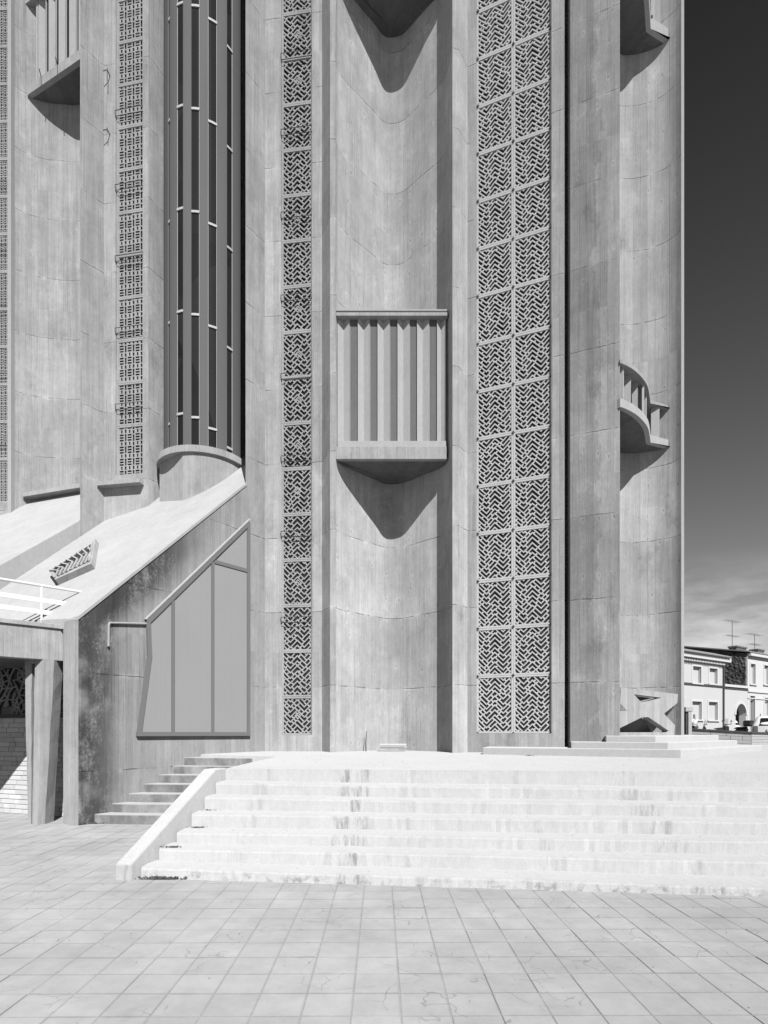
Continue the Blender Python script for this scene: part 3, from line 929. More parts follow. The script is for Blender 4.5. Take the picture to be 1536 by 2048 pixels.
def front_balcony(zb, zslat0, ztop, label_top=True):
    Y0 = 13.30
    xl, xr = (672 - CX) / F * Y0, (893 - CX) / F * Y0
    inner = [p for p in niche_pts if xl - 0.05 < p[0] < xr + 0.02]
    back = [(p[0], p[1] + 0.06) for p in inner]
    poly = [(xl, Y0 + 0.10)] + [(xr, Y0 + 0.10)] + list(reversed(back))
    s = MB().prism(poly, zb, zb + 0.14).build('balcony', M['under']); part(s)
    bm_ = MB().box(xl, xr, Y0 - 0.003, Y0 + 0.12, zb - 0.002, zb + 0.29)
    o = bm_.build('parapet_beam', M['beam'], bevel=0.008); sub(o, s)
    o = MB().box(xl + 0.03, xr - 0.005, Y0 + 0.04, Y0 + 0.30, zb + 0.292, zslat0).build('sill', M['slat'], bevel=0.006); sub(o, s)
    o = MB().prism([(xr - 0.07, Y0 + 0.13), (xr - 0.002, Y0 + 0.13), (xr - 0.002, Y0 + 0.5), (xr - 0.07, Y0 + 0.5)], zb + 0.141, zslat0).build('side_beam', M['beam']); sub(o, s)
    spots = [(675, 698.6), (715.6, 739), (755, 779), (795, 818.7), (834, 857.8), (874, 892)]
    for i, (a, b_) in enumerate(spots):
        xa, xb = (a - CX) / F * (Y0 + .1), (b_ - CX) / F * (Y0 + .1)
        o = v_slat(xb - xa, 0.10, 0.05, zslat0 + 0.002, ztop).build('slat', M['slat'], None, (xa, Y0 + 0.10, 0)); sub(o, s)
        if i < 5:
            xn = (spots[i + 1][0] - CX) / F * (Y0 + .1)
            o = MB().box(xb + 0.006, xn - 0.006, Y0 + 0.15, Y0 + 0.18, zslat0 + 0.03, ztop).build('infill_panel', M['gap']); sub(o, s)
            o = MB().box(xb + 0.004, xb + 0.018, Y0 + 0.135, Y0 + 0.149, zslat0 + 0.002, ztop).build('bead', M['slat']); sub(o, s)
    o = MB().prism([(xl, Y0), (xr + 0.03, Y0), (xr + 0.03, Y0 + 0.5)] + list(reversed([(p[0], p[1] + 0.03) for p in inner])), ztop, ztop + 0.07).build('roof_slab', M['beam']); sub(o, s)
    o = MB().prism([(xl, Y0 + 0.012), (xr + 0.02, Y0 + 0.012), (xr + 0.0, Y0 + 0.5)] + list(reversed([(p[0], p[1] + 0.03) for p in inner])), ztop + 0.072, ztop + 0.108).build('bedding', M['iron']); sub(o, s)
    o = MB().prism([(xl, Y0), (xr + 0.03, Y0), (xr + 0.03, Y0 + 0.5)] + list(reversed([(p[0], p[1] + 0.03) for p in inner])), ztop + 0.11, ztop + 0.145).build('roof_cap', M['slat']); sub(o, s)
    return s
front_balcony(zh(918, 13.3), zh(880, 13.3), zh(631, 13.3))
front_balcony(19.24, 19.24 + 0.43, 19.24 + 3.3)

arc = [(4.83, 11.86), (5.03, 11.97), (5.28, 12.15), (5.566, 12.43), (5.815, 12.75), (6.135, 13.34)]
arc = [sc(q) for q in arc]
tip = sc((6.75, 13.60))
arc_s = catmull(arc, 4)
def corner_balcony(zb, zbeam, zroof, spots, open_top):
    nb = [p for p in n3 if 4.85 * KS < p[0] < 6.72 * KS]
    back = [(p[0] - 0.0, p[1] + 0.05) for p in reversed(nb)]
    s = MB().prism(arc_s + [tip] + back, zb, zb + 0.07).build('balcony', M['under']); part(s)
    def ribbon(name, z0, z1, th, mat, out=0.0):
        v, f = [], []
        P = arc_s + [tip]
        for i, p in enumerate(P):
            q0 = Vector(P[max(0, i - 1)]); q1 = Vector(P[min(len(P) - 1, i + 1)])
            t_ = (q1 - q0).normalized(); nn = Vector((-t_.y, t_.x))
            if i == len(P) - 2: nn = Vector((-0.75, 0.66))
            a = Vector(p) - nn * out; b_ = Vector(p) + nn * th
            v += [(a.x, a.y, z0), (a.x, a.y, z1), (b_.x, b_.y, z1), (b_.x, b_.y, z0)]
        n = len(P)
        for i in range(n - 1):
            k = 4 * i
            f += [(k, k + 4, k + 5, k + 1), (k + 1, k + 5, k + 6, k + 2), (k + 2, k + 6, k + 7, k + 3), (k + 3, k + 7, k + 4, k)]
        f += [(0, 1, 2, 3), (4 * n - 1, 4 * n - 2, 4 * n - 3, 4 * n - 4)]
        o = link(name, mesh(name, v, f, mat)); sub(o, s)
    ribbon('parapet_beam', zb - 0.004, zbeam, 0.10, M['slat'], 0.004)
    for (pa_, pb_) in spots:
        pa_, pb_ = Vector(pa_), Vector(pb_)
        t_ = (pb_ - pa_).normalized(); nn = Vector((-t_.y, t_.x)) * 0.05
        o = MB().prism([tuple(pa_), tuple(pb_), tuple(pb_ + nn), tuple(pa_ + nn)], zbeam, zroof).build('slat', M['slat']); sub(o, s)
    o = MB().prism(arc_s + [tip] + back, zroof, zroof + 0.08).build('roof_slab', M['beam']); sub(o, s)
    return s
def spot_at(x0, x1, Ya, Yb): return (px(x0, Ya * KS), px(x1, Yb * KS))
low_spots = [spot_at(1238, 1246.5, 12.05, 12.0), spot_at(1247, 1262, 12.3, 12.25), spot_at(1264, 1275, 12.55, 12.5),
             spot_at(1278, 1284, 12.75, 12.6), spot_at(1284.5, 1292, 13.0, 12.95), spot_at(1302, 1319, 13.52, 13.47)]
corner_balcony(zk(8.33), zk(8.50), zk(9.23), low_spots, False)
up_spots = [spot_at(1297, 1301.5, 13.45, 13.3), spot_at(1303.5, 1306, 13.55, 13.5), spot_at(1306.5, 1321, 13.55, 13.50), spot_at(1327.5, 1329.5, 13.75, 13.7), spot_at(1332, 1336, 13.7, 13.66)]
corner_balcony(zk(17.86), zk(18.12), zk(21.0), up_spots, True)

# ---------------------------------------------------------------- star relief at the foot of the corner niche
def star_panel():
    A, B = Vector(sc((4.90, 12.05))), Vector(sc((6.78, 13.36)))
    d = (B - A).normalized(); m = d.y / d.x
    def uv(x, y):
        p = line_at(x, tuple(A), m)
        return ((Vector(p) - A).length * (1 if p[0] >= A.x else -1), zh(y, p[1]))
    def zz(x, y): return uv(1220 + x / 8.533, 1360 + y / 8.533)
    outline = [zz(185, 125), zz(1160, 240), zz(1150, 392), zz(925, 572), zz(955, 612), zz(1110, 770), zz(1095, 955), zz(150, 955)]
    holes = [[zz(405, 243), zz(880, 302), zz(560, 408)], [zz(170, 390), zz(300, 525), zz(170, 530)],
             [zz(165, 822), zz(545, 637), zz(655, 632), zz(1003, 868), zz(985, 893), zz(165, 893)]]
    from mathutils.geometry import tessellate_polygon
    loops = [outline] + holes
    tris = tessellate_polygon([[Vector((p[0], p[1], 0)) for p in lp] for lp in loops])
    flat = [p for lp in loops for p in lp]
    nf = len(flat)
    sv = [(p[0], 0.0, p[1]) for p in flat] + [(p[0], 0.16, p[1]) for p in flat]
    sf = [tuple(t_) for t_ in tris] + [tuple(nf + q for q in reversed(t_)) for t_ in tris]
    base_ = 0
    for lp in loops:
        n_ = len(lp)
        sf += [(base_ + q, base_ + (q + 1) % n_, nf + base_ + (q + 1) % n_, nf + base_ + q) for q in range(n_)]
        base_ += n_
    bm = bmesh.new(); tmp = bpy.data.meshes.new('tmp'); tmp.from_pydata(sv, [], sf); bm.from_mesh(tmp)
    bmesh.ops.recalc_face_normals(bm, faces=bm.faces)
    me = bpy.data.meshes.new('star_relief'); bm.to_mesh(me); bm.free()
    me.materials.append(M['star'])
    o = link('star_relief', me, None, None, (A.x, A.y, 0), math.atan2(d.y, d.x)); part(o)
    # splayed faces inside the openings
    for hl in holes:
        cu = sum(p[0] for p in hl) / len(hl); ztop_ = max(p[1] for p in hl); zbot = min(p[1] for p in hl)
        bk = MB()
        front = [(p[0], 0.162, p[1]) for p in hl]
        # sloping back: deep at the foot, shallow at the top
        backp = [(p[0], 0.17 + 0.30 * (ztop_ - p[1]) / (ztop_ - zbot), p[1]) for p in hl]
        n = len(hl)
        bk.add(backp, [tuple(range(n))])
        q = bk.build('recess', M['gap'], None, (A.x, A.y, 0), math.atan2(d.y, d.x)); sub(q, o)
    return o
star_panel()

# small steps round the corner pier
cst = empty('corner_steps', (5.4, 11.5, 1.15))
tag(cst, 'three low pale steps wrapping the foot of the corner pier', 'steps')
for vtx, left, right, z0, z1 in (((5.68, 11.09), (2.115, 12.44), (9.4, 14.4), 1.1, 1.335),
                                 ((5.55, 11.33), (3.863, 11.97), (8.54, 14.0), 1.2, 1.465),
                                 ((5.42, 11.57), (4.56, 11.90), (8.03, 13.9), 1.3, 1.59)):
    poly = [left, vtx, right, (right[0] - 0.3, right[1] + 1.4), (left[0] + 0.5, left[1] + 1.6)]
    o = MB().prism(poly, z0, z1).build('step', M['platform'], bevel=0.015); local(o, cst)
o.data = o.data

# ---------------------------------------------------------------- left bay: pier with lattice, glazed stair tower, gable, roofs
b1 = (-7.60, 14.49); b2 = (-7.22, 14.95); b3 = line_at(297, b2, -0.171)
part(MB().prism([b1, b2, (-7.1, 15.9), (-8.2, 15.85)], 2.0, TOP + 4).build('pier_fold', M['fold'], bevel=0.012))
o, a, c, d = wall_with_opening('pier', b2, b3, 231, 286, zh(952, 14.95), M['facade'], z0=2.0, ztop=TOP + 4, depth=0.8)
grille(b2, d, a, c, 1, 22, 'basket', zh(952, 14.9), 1.30, 1.099, M['claustra_grey'], M['facade'], clamps=False,
       bars=[zh(y, 14.9) for y in (820, 668, 524, 382, 234)], ztop=24.0)
o = MB().box(-0.06, c + 0.03, -0.20, 0.03, zh(972, 14.8), zh(964, 14.8)).build('ledge', M['beam'], None, (b2[0], b2[1], 0), math.atan2(d.y, d.x)); part(o)
part(MB().prism([b3, (-5.50, 15.72), (-5.2, 16.3), (-6.1, 16.2)], 2.0, TOP + 4).build('pier_return', M['fold']))

# forgotten iron hooks on the left pier
for y_, l_ in ((150, 0.30), (268, 0.10)):
    Yh = 14.9; x_ = (219 - CX) / F * Yh; z_ = zh(y_, Yh)
    part(MB().tube([(x_, Yh + 0.1, z_), (x_, Yh - 0.12, z_), (x_ - 0.10, Yh - 0.14, z_ - 0.05)], 0.014, 6).tube([(x_, Yh - 0.12, z_ + 0.04), (x_, Yh - 0.13, z_ - l_)], 0.010, 6).build('iron_hook', M['iron']))
# far-left niche, balcony and pier
n0 = catmull([px(22, 16.85), px(30, 17.02), px(52, 17.22), px(76, 17.34), px(101, 17.42), px(130, 17.46), px(160, 17.46), px(200, 17.2)], 5)
_o = niche_wall('niche_wall', n0, [(-11.2, 18.6), (-8.0, 18.4)], M['facade'], z0=3.0)
f0a, f0b = line_at(-14, (-10.95, 16.87), -0.1), px(15, 16.9)
o, a, c, d = wall_with_opening('pier', f0a, f0b, -13, 14.5, zh(1005, 16.9), M['facade'], z0=2.0, ztop=TOP + 4)
grille(f0a, d, a, c, 1, 22, 'basket', zh(1005, 16.9), 1.30, 1.099, M['claustra_grey'], M['facade'], clamps=False,
       bars=[zh(y, 16.9) for y in (890, 757, 622, 500, 372)], ztop=26.5)
part(MB().prism([f0b, px(22, 16.85), (-10.8, 18.4), (-11.6, 18.4)], 2.0, TOP + 4).build('pier_edge', M['slat']))
part(MB().prism([line_at(-60, f0a, -0.1), f0a, (f0a[0], 18.4), (-14, 18.6)], 2.0, TOP + 4).build('pier_jamb', M['facade']))
# ledge below the far-left niche
o = MB().prism([px(45, 17.1), px(158, 16.45), px(175, 16.6), px(160, 17.5), px(60, 17.6)], zh(985, 16.8), zh(977, 16.8)).build('ledge', M['beam']); part(o)

def left_balcony():
    P0, P1 = px(55, 17.2), px(200, 15.95)
    d = Vector((P1[0] - P0[0], P1[1] - P0[1])); L = d.length; d.normalize(); rz = math.atan2(d.y, d.x)
    zb = zh(190, 17.2)
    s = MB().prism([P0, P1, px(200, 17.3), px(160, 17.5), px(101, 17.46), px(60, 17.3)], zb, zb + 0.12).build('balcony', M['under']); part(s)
    o = MB().box(0, L, -0.004, 0.12, zb - 0.003, zb + 0.27).build('parapet_beam', M['beam'], None, (P0[0], P0[1], 0), rz); sub(o, s)
    m = d.y / d.x
    ztop = zb + 2.72
    for (xa, xb) in ((67, 70), (72, 86), (92, 106), (112, 126), (133, 147), (152, 166)):
        ua = (Vector(line_at(xa, P0, m)) - Vector(P0)).length; ub = (Vector(line_at(xb, P0, m)) - Vector(P0)).length
        o = v_slat(ub - ua, 0.10 if xb - xa > 5 else 0.01, 0.05, zb + 0.27, ztop).build('slat', M['slat'], None, (P0[0] + d.x * ua - d.y * 0.08, P0[1] + d.y * ua + d.x * 0.08, 0), rz); sub(o, s)
    for u_ in (0.55, 1.25):
        o = MB().tube([(u_, 0.05, zb + 0.30), (u_ + 0.28, -0.22, zb + 0.16)], 0.012, 6).build('iron_rod', M['iron'], None, (P0[0], P0[1], 0), rz); sub(o, s)
    o = MB().box(0.1, L, 0.28, 0.30, zb + 0.12, ztop).build('infill_panel', M['iron'], None, (P0[0], P0[1], 0), rz); sub(o, s)
    o = MB().box(-0.1, L, -0.02, 0.7, ztop, ztop + 0.1).build('roof_slab', M['beam'], None, (P0[0], P0[1], 0), rz); sub(o, s)
left_balcony()

# glazed stair tower on its drum
TC = Vector((-4.72, 15.22)); RD, RG, RRIM = 1.10, 0.98, 1.17
def ring_pts(r, a0=150, a1=395, n=40):
    return [(TC.x + r * math.cos(math.radians(a0 + (a1 - a0) * i / n)), TC.y + r * math.sin(math.radians(a0 + (a1 - a0) * i / n))) for i in range(n + 1)]
def ang_at(x, r):
    """angle on the tower circle facing the camera at photo column x"""
    k = (x - CX) / F
    D = Vector((k, 1.0)).normalized()
    b_ = -TC.dot(D) ; cc = TC.dot(TC) - r * r
    disc = max(0.0, b_ * b_ - cc)
    p = D * (-b_ - math.sqrt(disc)) - TC
    return math.atan2(p.y, p.x)
ZR = zh(889, 14.05)

_af = math.degrees(ang_at(366, RD)) % 360
drum_pts = ring_pts(RD, _af, 395, 30)
_p0 = drum_pts[0]
drum_pts = [(TC.x - 1.14, TC.y + 0.5), (TC.x - 1.08, TC.y - 0.16), (TC.x - 0.98, TC.y - 0.50)] + drum_pts
drum = MB().prism(drum_pts, 4.0, ZR - 0.15).build('stair_drum', M['beam']); part(drum)
rim = MB().prism(ring_pts(RRIM), ZR - 0.16, ZR).build('rim', M['beam']); sub(rim, drum)
gl = MB()
glass_cols = [(337, 341), (354, 367), (383, 399), (416, 434), (453, 465), (480, 489)]
bounds = [326, 337, 341, 354, 367, 383, 399, 416, 434, 453, 465, 480, 489]
def arc_prism(r0, r1, a0, a1, z0, z1, n=3):
    P = [(TC.x + r1 * math.cos(a0 + (a1 - a0) * i / n), TC.y + r1 * math.sin(a0 + (a1 - a0) * i / n)) for i in range(n + 1)]
    P += [(TC.x + r0 * math.cos(a1 + (a0 - a1) * i / n), TC.y + r0 * math.sin(a1 + (a0 - a1) * i / n)) for i in range(n + 1)]
    return MB().prism(P, z0, z1)
GT = TOP + 3
FIRST = {(337, 341): 838, (354, 367): 826, (383, 399): 835, (416, 434): 853, (453, 465): 880, (480, 489): 695}
for i in range(len(bounds) - 1):
    a0, a1 = ang_at(bounds[i], RG), ang_at(bounds[i + 1], RG)
    if a1 < a0: a1 += 2 * PI
    isg = (bounds[i], bounds[i + 1]) in glass_cols
    if not isg:
        o = arc_prism(RG - 0.10, RG + 0.02, a0, a1, ZR + 0.002, GT).build('mullion', M['mullion']); sub(o, drum)
    else:
        z = ZR + 0.002; k = 0
        first = zh(FIRST[(bounds[i], bounds[i + 1])], 14.3) - z
        hgt = 2.53
        while z < GT:
            z1 = z + (first if k == 0 else hgt)
            o = arc_prism(RG - 0.03, RG - 0.015, a0, a1, z + 0.005, z1 - 0.056).build('glass_pane', M['tower_glass']); sub(o, drum)
            o = arc_prism(RG - 0.03, RG + 0.012, a0, a1, z1 - 0.055, z1).build('transom', M['pale_metal']); sub(o, drum)
            z = z1; k += 1
        for aa, s_ in ((a0, 1), (a1, -1)):
            if s_ == 1 and i % 4 == 1: continue
            o = arc_prism(RG - 0.0145, RG - 0.004, aa + s_ * 0.001, aa + s_ * 0.010, ZR + 0.002, GT, 1).build('bead', M['pale_metal']); sub(o, drum)
core = MB().prism([(TC.x - 0.25, TC.y), (TC.x + 0.2, TC.y - 0.1), (TC.x + 0.3, TC.y + 0.5), (TC.x - 0.2, TC.y + 0.6)], 4, GT).build('stair_core', M['facade']); sub(core, drum)

# lean-to roofs
RA = (gA[0], gA[1], 3.71)
def rz1(x, y): return 3.71 + 0.404 * (x + 5.47) + 0.896 * (y - 10.37)
def rz2(x, y): return 6.92 + 0.30 * (x + 7.58) + 0.879 * (y - 14.47)
def roof(name, poly, fn, mat, th=0.18):
    pts = [(x, y, fn(x, y)) for x, y in poly]
    return part(MB().slab(pts, (0, 0, -th)).build(name, mat))
roof('roof', [(gA[0] - 0.02, gA[1] + 0.01), (gB[0] - 0.02, gB[1] + 0.01), (-3.1, 15.9), (-6.3, 16.3), (-7.24, 14.97), (-9.35, 12.42)], rz1, M['roof'])
roof('roof', [(-7.58 - 0.06, 14.47 + 0.05), (-9.9 - 0.06, 11.75 + 0.05), (-15, 15.0), (-12.2, 18.4), (-8.2, 18.2)], rz2, M['roof'])
# buttress wall between the two roofs
dG = Vector((1, 1.2)).normalized(); nG = Vector((-dG.y, dG.x))
def g2(t): return (-7.22 - t, 14.95 - 1.2 * t)
pts = []
for t in (2.7, 0.0):
    p = g2(t); pts.append((p[0], p[1], 1.0))
for t in (0.0, 2.7):
    p = g2(t); pts.append((p[0], p[1], rz2(*p) + 0.012))
part(MB().slab(pts, (nG.x * 0.3, nG.y * 0.3, 0)).build('buttress', M['roof']))

# gable wall with its sloping top
dL = Vector((1, ML1)).normalized(); nL = Vector((dL.y, -dL.x))        # nL points outwards (right-front)
LB = (Vector(gB) - Vector(gA)).length; LC = (Vector(gC) - Vector(gA)).length
def gw(u, v, z): return (gA[0] + dL.x * u + nL.x * v, gA[1] + dL.y * u + nL.y * v, z)
topz = lambda u: 3.73 + 0.964 * u
gpoly = [gw(0, 0, -0.02), gw(LC - 0.01, 0, -0.02), gw(LC - 0.01, 0, 7.3), gw(LB, 0, 7.3), gw(LB, 0, topz(LB)), gw(0, 0, topz(0))]
gpoly = [gw(0, 0.003, -0.02), gw(LC - 0.01, 0.003, -0.02), gw(LC - 0.01, 0.003, topz(LB)), gw(LB, 0.003, topz(LB)), gw(0, 0.003, topz(0))]
part(MB().slab(gpoly, (-nL.x * 0.35, -nL.y * 0.35, 0)).build('gable_wall', M['gable']))
# pale coping strip along the slope
cp = [gw(-0.01, 0.02, topz(0) - 0.05), gw(LB + 0.02, 0.02, topz(LB + 0.02) - 0.05), gw(LB + 0.02, 0.02, topz(LB + 0.02) + 0.015), gw(-0.01, 0.02, topz(0) + 0.015)]
part(MB().slab(cp, (-nL.x * 0.36, -nL.y * 0.36, 0)).build('coping', M['roof']))
# rounded nib at the outer end of the gable
e0 = Vector(gA); eL = Vector((-0.814, 0.581))
nib = []
for (s_, q) in ((0.0, 0.0), (0.05, -0.045), (0.14, -0.07), (0.30, -0.075), (0.45, -0.05), (0.56, 0.03), (0.58, 0.3), (0.0, 0.5)):
    p = e0 + eL * s_ + dL * q
    nib.append((p.x, p.y))
part(MB().prism(nib, -0.02, 3.70).build('corner_nib', M['pillar'], bevel=0.02))

# polycarbonate gable window
def window():
    def uz(x, y):
        p = line_at(x, gA, ML1); return ((Vector(p) - Vector(gA)).length, zh(y, p[1]))
    outer = [uz(272, 1472), uz(497, 1472), uz(497, 1042), uz(291, 1243), uz(293.5, 1315)]
    m = MB().slab([gw(u, 0.02, z) for u, z in outer], (nL.x * 0.01, nL.y * 0.01, 0))
    w = m.build('window', M['frame']); part(w)
    def fbar(name, p0, p1, wd, out=0.075):
        u0, z0 = uz(*p0); u1, z1 = uz(*p1)
        o = MB().bar(gw(u0, out / 2 + 0.02, z0), gw(u1, out / 2 + 0.02, z1), wd, out, up=(nL.x, nL.y, 0)).build(name, M['frame']); sub(o, w)
    fbar('frame_bar', (271, 1468), (497, 1468), 0.085, 0.052)
    fbar('frame_bar', (494, 1466), (494, 1046), 0.085, 0.050)
    fbar('frame_bar', (496, 1046), (292, 1245), 0.085, 0.051)
    fbar('frame_bar', (294, 1240), (296.5, 1315), 0.085, 0.049)
    fbar('frame_bar', (296.5, 1312), (275.5, 1468), 0.085, 0.048)
    fbar('mullion', (343, 1464), (343, 1201), 0.075, 0.044)
    fbar('mullion', (422.5, 1464), (422.5, 1124), 0.075, 0.044)
    fbar('mullion', (426, 1124), (495, 1143), 0.075, 0.042)
    for pane in ([(277, 1465), (341, 1465), (341, 1199), (297, 1243), (299, 1315)], [(345, 1465), (420, 1465), (420, 1124), (345, 1196)],
                 [(425, 1465), (491, 1465), (491, 1144), (425, 1126)], [(430, 1121), (491, 1138), (491, 1055)]):
        o = MB().slab([gw(*((uz(*p)[0], 0.032, uz(*p)[1]))) for p in pane], (nL.x * 0.012, nL.y * 0.012, 0)).build('pane', M['louvre']); sub(o, w)
    # white flashing on the slope
    u0, z0 = uz(291, 1240); u1, z1 = uz(497, 1039)
    o = MB().bar(gw(u0 - 0.03, 0.04, z0), gw(u1, 0.04, z1), 0.022, 0.075, up=(nL.x, nL.y, 0)).build('flashing', M['roof']); sub(o, w)
    # bent waste pipe beside the window
    def q(x, y, v=0.035):
        u, z = uz(x, y); return gw(u, v, z)
    o = MB().tube([q(294, 1248), q(217.5, 1246), q(215.5, 1250), q(215, 1293)], 0.022, 8).build('waste_pipe', M['pipe']); part(o)
window()

# raised lattice skylight on the roof
def skylight():
    def on(x, y):
        # ray through the photo point meets the roof plane
        r = (x - CX) / F; s = (HZ - y) / F
        Y = (3.71 + 0.404 * 5.47 - 0.896 * 10.37 - EYE) / (s - 0.404 * r - 0.896)
        return Vector((r * Y, Y, EYE + s * Y))
    nrm = Vector((-0.404, -0.896, 1)).normalized()
    cor = [on(105, 1152), on(118, 1170), on(190, 1138), on(198, 1088)]
    s = MB().slab([p - nrm * 0.02 for p in cor], nrm * 0.15).build('skylight', M['fold']); part(s)
    c0 = [p + nrm * 0.131 for p in cor]
    def ip(u, v): # u along the bottom edge, v up the slope
        a = c0[0].lerp(c0[3], v); b_ = c0[1].lerp(c0[2], v); return a.lerp(b_, u)
    o = MB().slab([ip(.12, .06), ip(.88, .10), ip(.88, .92), ip(.12, .92)], nrm * 0.004).build('glass_pane', M['claustra_glass']); sub(o, s)
    m = MB()
    for i in range(9):
        v0 = 0.02 + i * 0.115
        m.bar(ip(.1, v0) + nrm * .012, ip(.5, min(v0 + .14, .95)) + nrm * .012, 0.035, 0.03, up=nrm)
        m.bar(ip(.5, min(v0 + .142, .955)) + nrm * .014, ip(.9, v0) + nrm * .014, 0.035, 0.03, up=nrm)
    for i in range(14):
        u, v0 = rnd.uniform(.15, .85), rnd.uniform(.08, .85)
        m.bar(ip(u, v0) + nrm * .01, ip(u + .02, v0 + .08) + nrm * .01, 0.03, 0.022, up=nrm)
    o = m.build('lattice', M['fold']); sub(o, s)
skylight()

# ---------------------------------------------------------------- covered walkway on the left
walk = empty('covered_walkway', (-6.3, 10.5, 0))
tag(walk, 'concrete walkway canopy with white railing meeting the stained gable at left', 'canopy')
def wl_(o): local(o, walk); return o
bA = (-5.93, 10.66); mB_ = 0.95
def bl(t): return (bA[0] - t, bA[1] - mB_ * t)
nB = Vector((-mB_, 1)).normalized()
pA, pB = bl(-0.02), bl(4.2)
def off(p, k): return (p[0] + nB.x * k, p[1] + nB.y * k)
wl_(MB().prism([pA, pB, off(pB, 0.25), off(pA, 0.25)], 2.98, 3.56).build('edge_beam', M['fold'], bevel=0.01))
wl_(MB().prism([off(pA, -0.04), off(pB, -0.04), off(pB, 0.3), off(pA, 0.3)], 3.562, 3.64).build('cap', M['beam'], bevel=0.008))
wl_(MB().prism([off(pA, 0.251), off(pB, 0.251), (-14, 10.5), (-11, 14), (-6.2, 12.6)], 3.0, 3.54).build('roof_slab', M['under']))
# railing
rl = (-6.44, 10.9); mR_ = 1.05
def rp(t, z): return (rl[0] + t, rl[1] + mR_ * t, z)
ra = empty('railing_anchor') if False else None
top = MB().tube([rp(-3.4, 4.425), rp(0.70, 4.425)], 0.025, 8).build('top_rail', M['white_paint']); wl_(top)
for zc in (4.15, 3.93):
    wl_(MB().bar(rp(-3.4, zc), rp(0.55 - (4.15 - zc) * 1.2, zc), 0.02, 0.085).build('rail_board', M['white_paint']))
for t in (0.0, -1.1, -2.2, -3.3):
    wl_(MB().tube([rp(t, 3.5), rp(t, 4.41)], 0.02, 8).build('railing_post', M['white_paint']))
# V column
def column():
    Yc = 10.55
    z1 = 2.985
    def sec(xl_, xs0, xs1, xr_, z):
        X = lambda x: (x - CX) / F * Yc
        # plan of the column: flat fin, deep groove, broad faceted fin
        return [(X(xl_), Yc), (X(xs0), Yc - 0.02), (X(xs0) - 0.01, Yc + 0.30), (X(xs1) + 0.03, Yc + 0.30), (X(xs1), Yc - 0.06), ((X(xs1) + X(xr_)) / 2 + 0.02, Yc - 0.10), (X(xr_), Yc - 0.02), (X(xr_) - 0.02, Yc + 0.3), (X(xl_) + 0.02, Yc + 0.34)]
    a = sec(56, 63.5, 68, 91, 0); b_ = sec(49, 64.5, 74, 110, z1)
    n = len(a)
    v, f = [], []
    K = 10
    r = random.Random(5)
    for k in range(K + 1):
        t = k / K
        for p, q in zip(a, b_):
            jx = r.uniform(-0.006, 0.006) if 0 < k < K else 0
            v.append((p[0] + (q[0] - p[0]) * t + jx, p[1] + (q[1] - p[1]) * t, -0.01 + (z1 + 0.01) * t))
    for k in range(K):
        for i in range(n):
            f.append((k * n + i, k * n + (i + 1) % n, (k + 1) * n + (i + 1) % n, (k + 1) * n + i))
    f.append(tuple(range(n - 1, -1, -1))); f.append(tuple(K * n + i for i in range(n)))
    wl_(link('column', mesh('column', v, f, M['pillar'])))
    X = lambda x: (x - CX) / F * Yc
    wl_(MB().box(X(63), X(75), Yc - 0.04, Yc + 0.25, z1 - 0.07, z1 - 0.002).build('column_cap', M['fold']))
column()

# whitewashed brick wall below the canopy
bw = empty('brick_wall', (-7.0, 11.6, 0))
tag(bw, 'low whitewashed brick wall under the walkway canopy, partly in shade', 'wall')
w0, w1 = (-9.2, 12.45), (-5.98, 11.28)
dw = Vector((w1[0] - w0[0], w1[1] - w0[1])); Lw = dw.length; dw.normalize(); rzw = math.atan2(dw.y, dw.x)
o = MB().box(0, Lw, 0.012, 0.25, -0.01, 1.96).build('mortar_core', M['mortar'], None, (w0[0], w0[1], 0), rzw); local(o, bw)
o = MB().box(0, Lw, -0.015, 0.26, 1.962, 2.03).build('coping', M['coping'], None, (w0[0], w0[1], 0), rzw); local(o, bw)
bmesh_b = []
for L_ in (0.34, 0.16):
    q = MB().box(0, L_, 0, 0.1, 0, 0.088)
    me = mesh('brick', q.v, q.f, M['brick'])
    bm = bmesh.new(); bm.from_mesh(me)
    bmesh.ops.bevel(bm, geom=bm.edges[:], offset=0.006, segments=1, affect='EDGES'); bm.to_mesh(me); bm.free()
    bmesh_b.append((L_, me))
ch = 0.0978
for k in range(20):
    u = 1.0 - rnd.uniform(0, 0.3)
    while u < Lw - 0.02:
        L_, me = bmesh_b[0 if rnd.random() < 0.72 else 1]
        if u + L_ > Lw: break
        p = Vector(w0) + dw * u
        o = link('brick', me, None, None, (p.x + dw.y * rnd.uniform(-.003, .004), p.y - dw.x * rnd.uniform(-.003, .004), k * ch + 0.003), rzw); local(o, bw)
        u += L_ + 0.010
# dark tracery screen above the wall
scr = empty('tracery_screen', (-7.0, 11.7, 2.0))
tag(scr, 'dark leaded tracery screen between brick wall and canopy', 'window')
o = MB().box(0, Lw, 0.16, 0.18, 2.03, 3.0).build('glass_pane', M['claustra_glass'], None, (w0[0], w0[1], 0), rzw); local(o, scr)
m = MB(); r = random.Random(3)
cells = {}
for i in range(-1, 26):
    for j in range(-1, 8):
        cells[i, j] = (0.15 * i + (0.075 if j % 2 else 0) + r.uniform(-.04, .04), 2.05 + 0.135 * j + r.uniform(-.035, .035))
for (i, j), p in cells.items():
    s = 1 if j % 2 else 0
    for q in ((i + 1, j), (i + s, j + 1), (i + s - 1, j + 1)):
        if q in cells and r.random() < 0.62:
            pq = cells[q]
            if min(p[0], pq[0]) < 0 or max(p[0], pq[0]) > Lw or max(p[1], pq[1]) > 3.0 or min(p[1], pq[1]) < 2.03: continue
            m.bar((p[0], 0.13, p[1]), (pq[0], 0.13, pq[1]), 0.022, 0.03, up=(0, 1, 0))
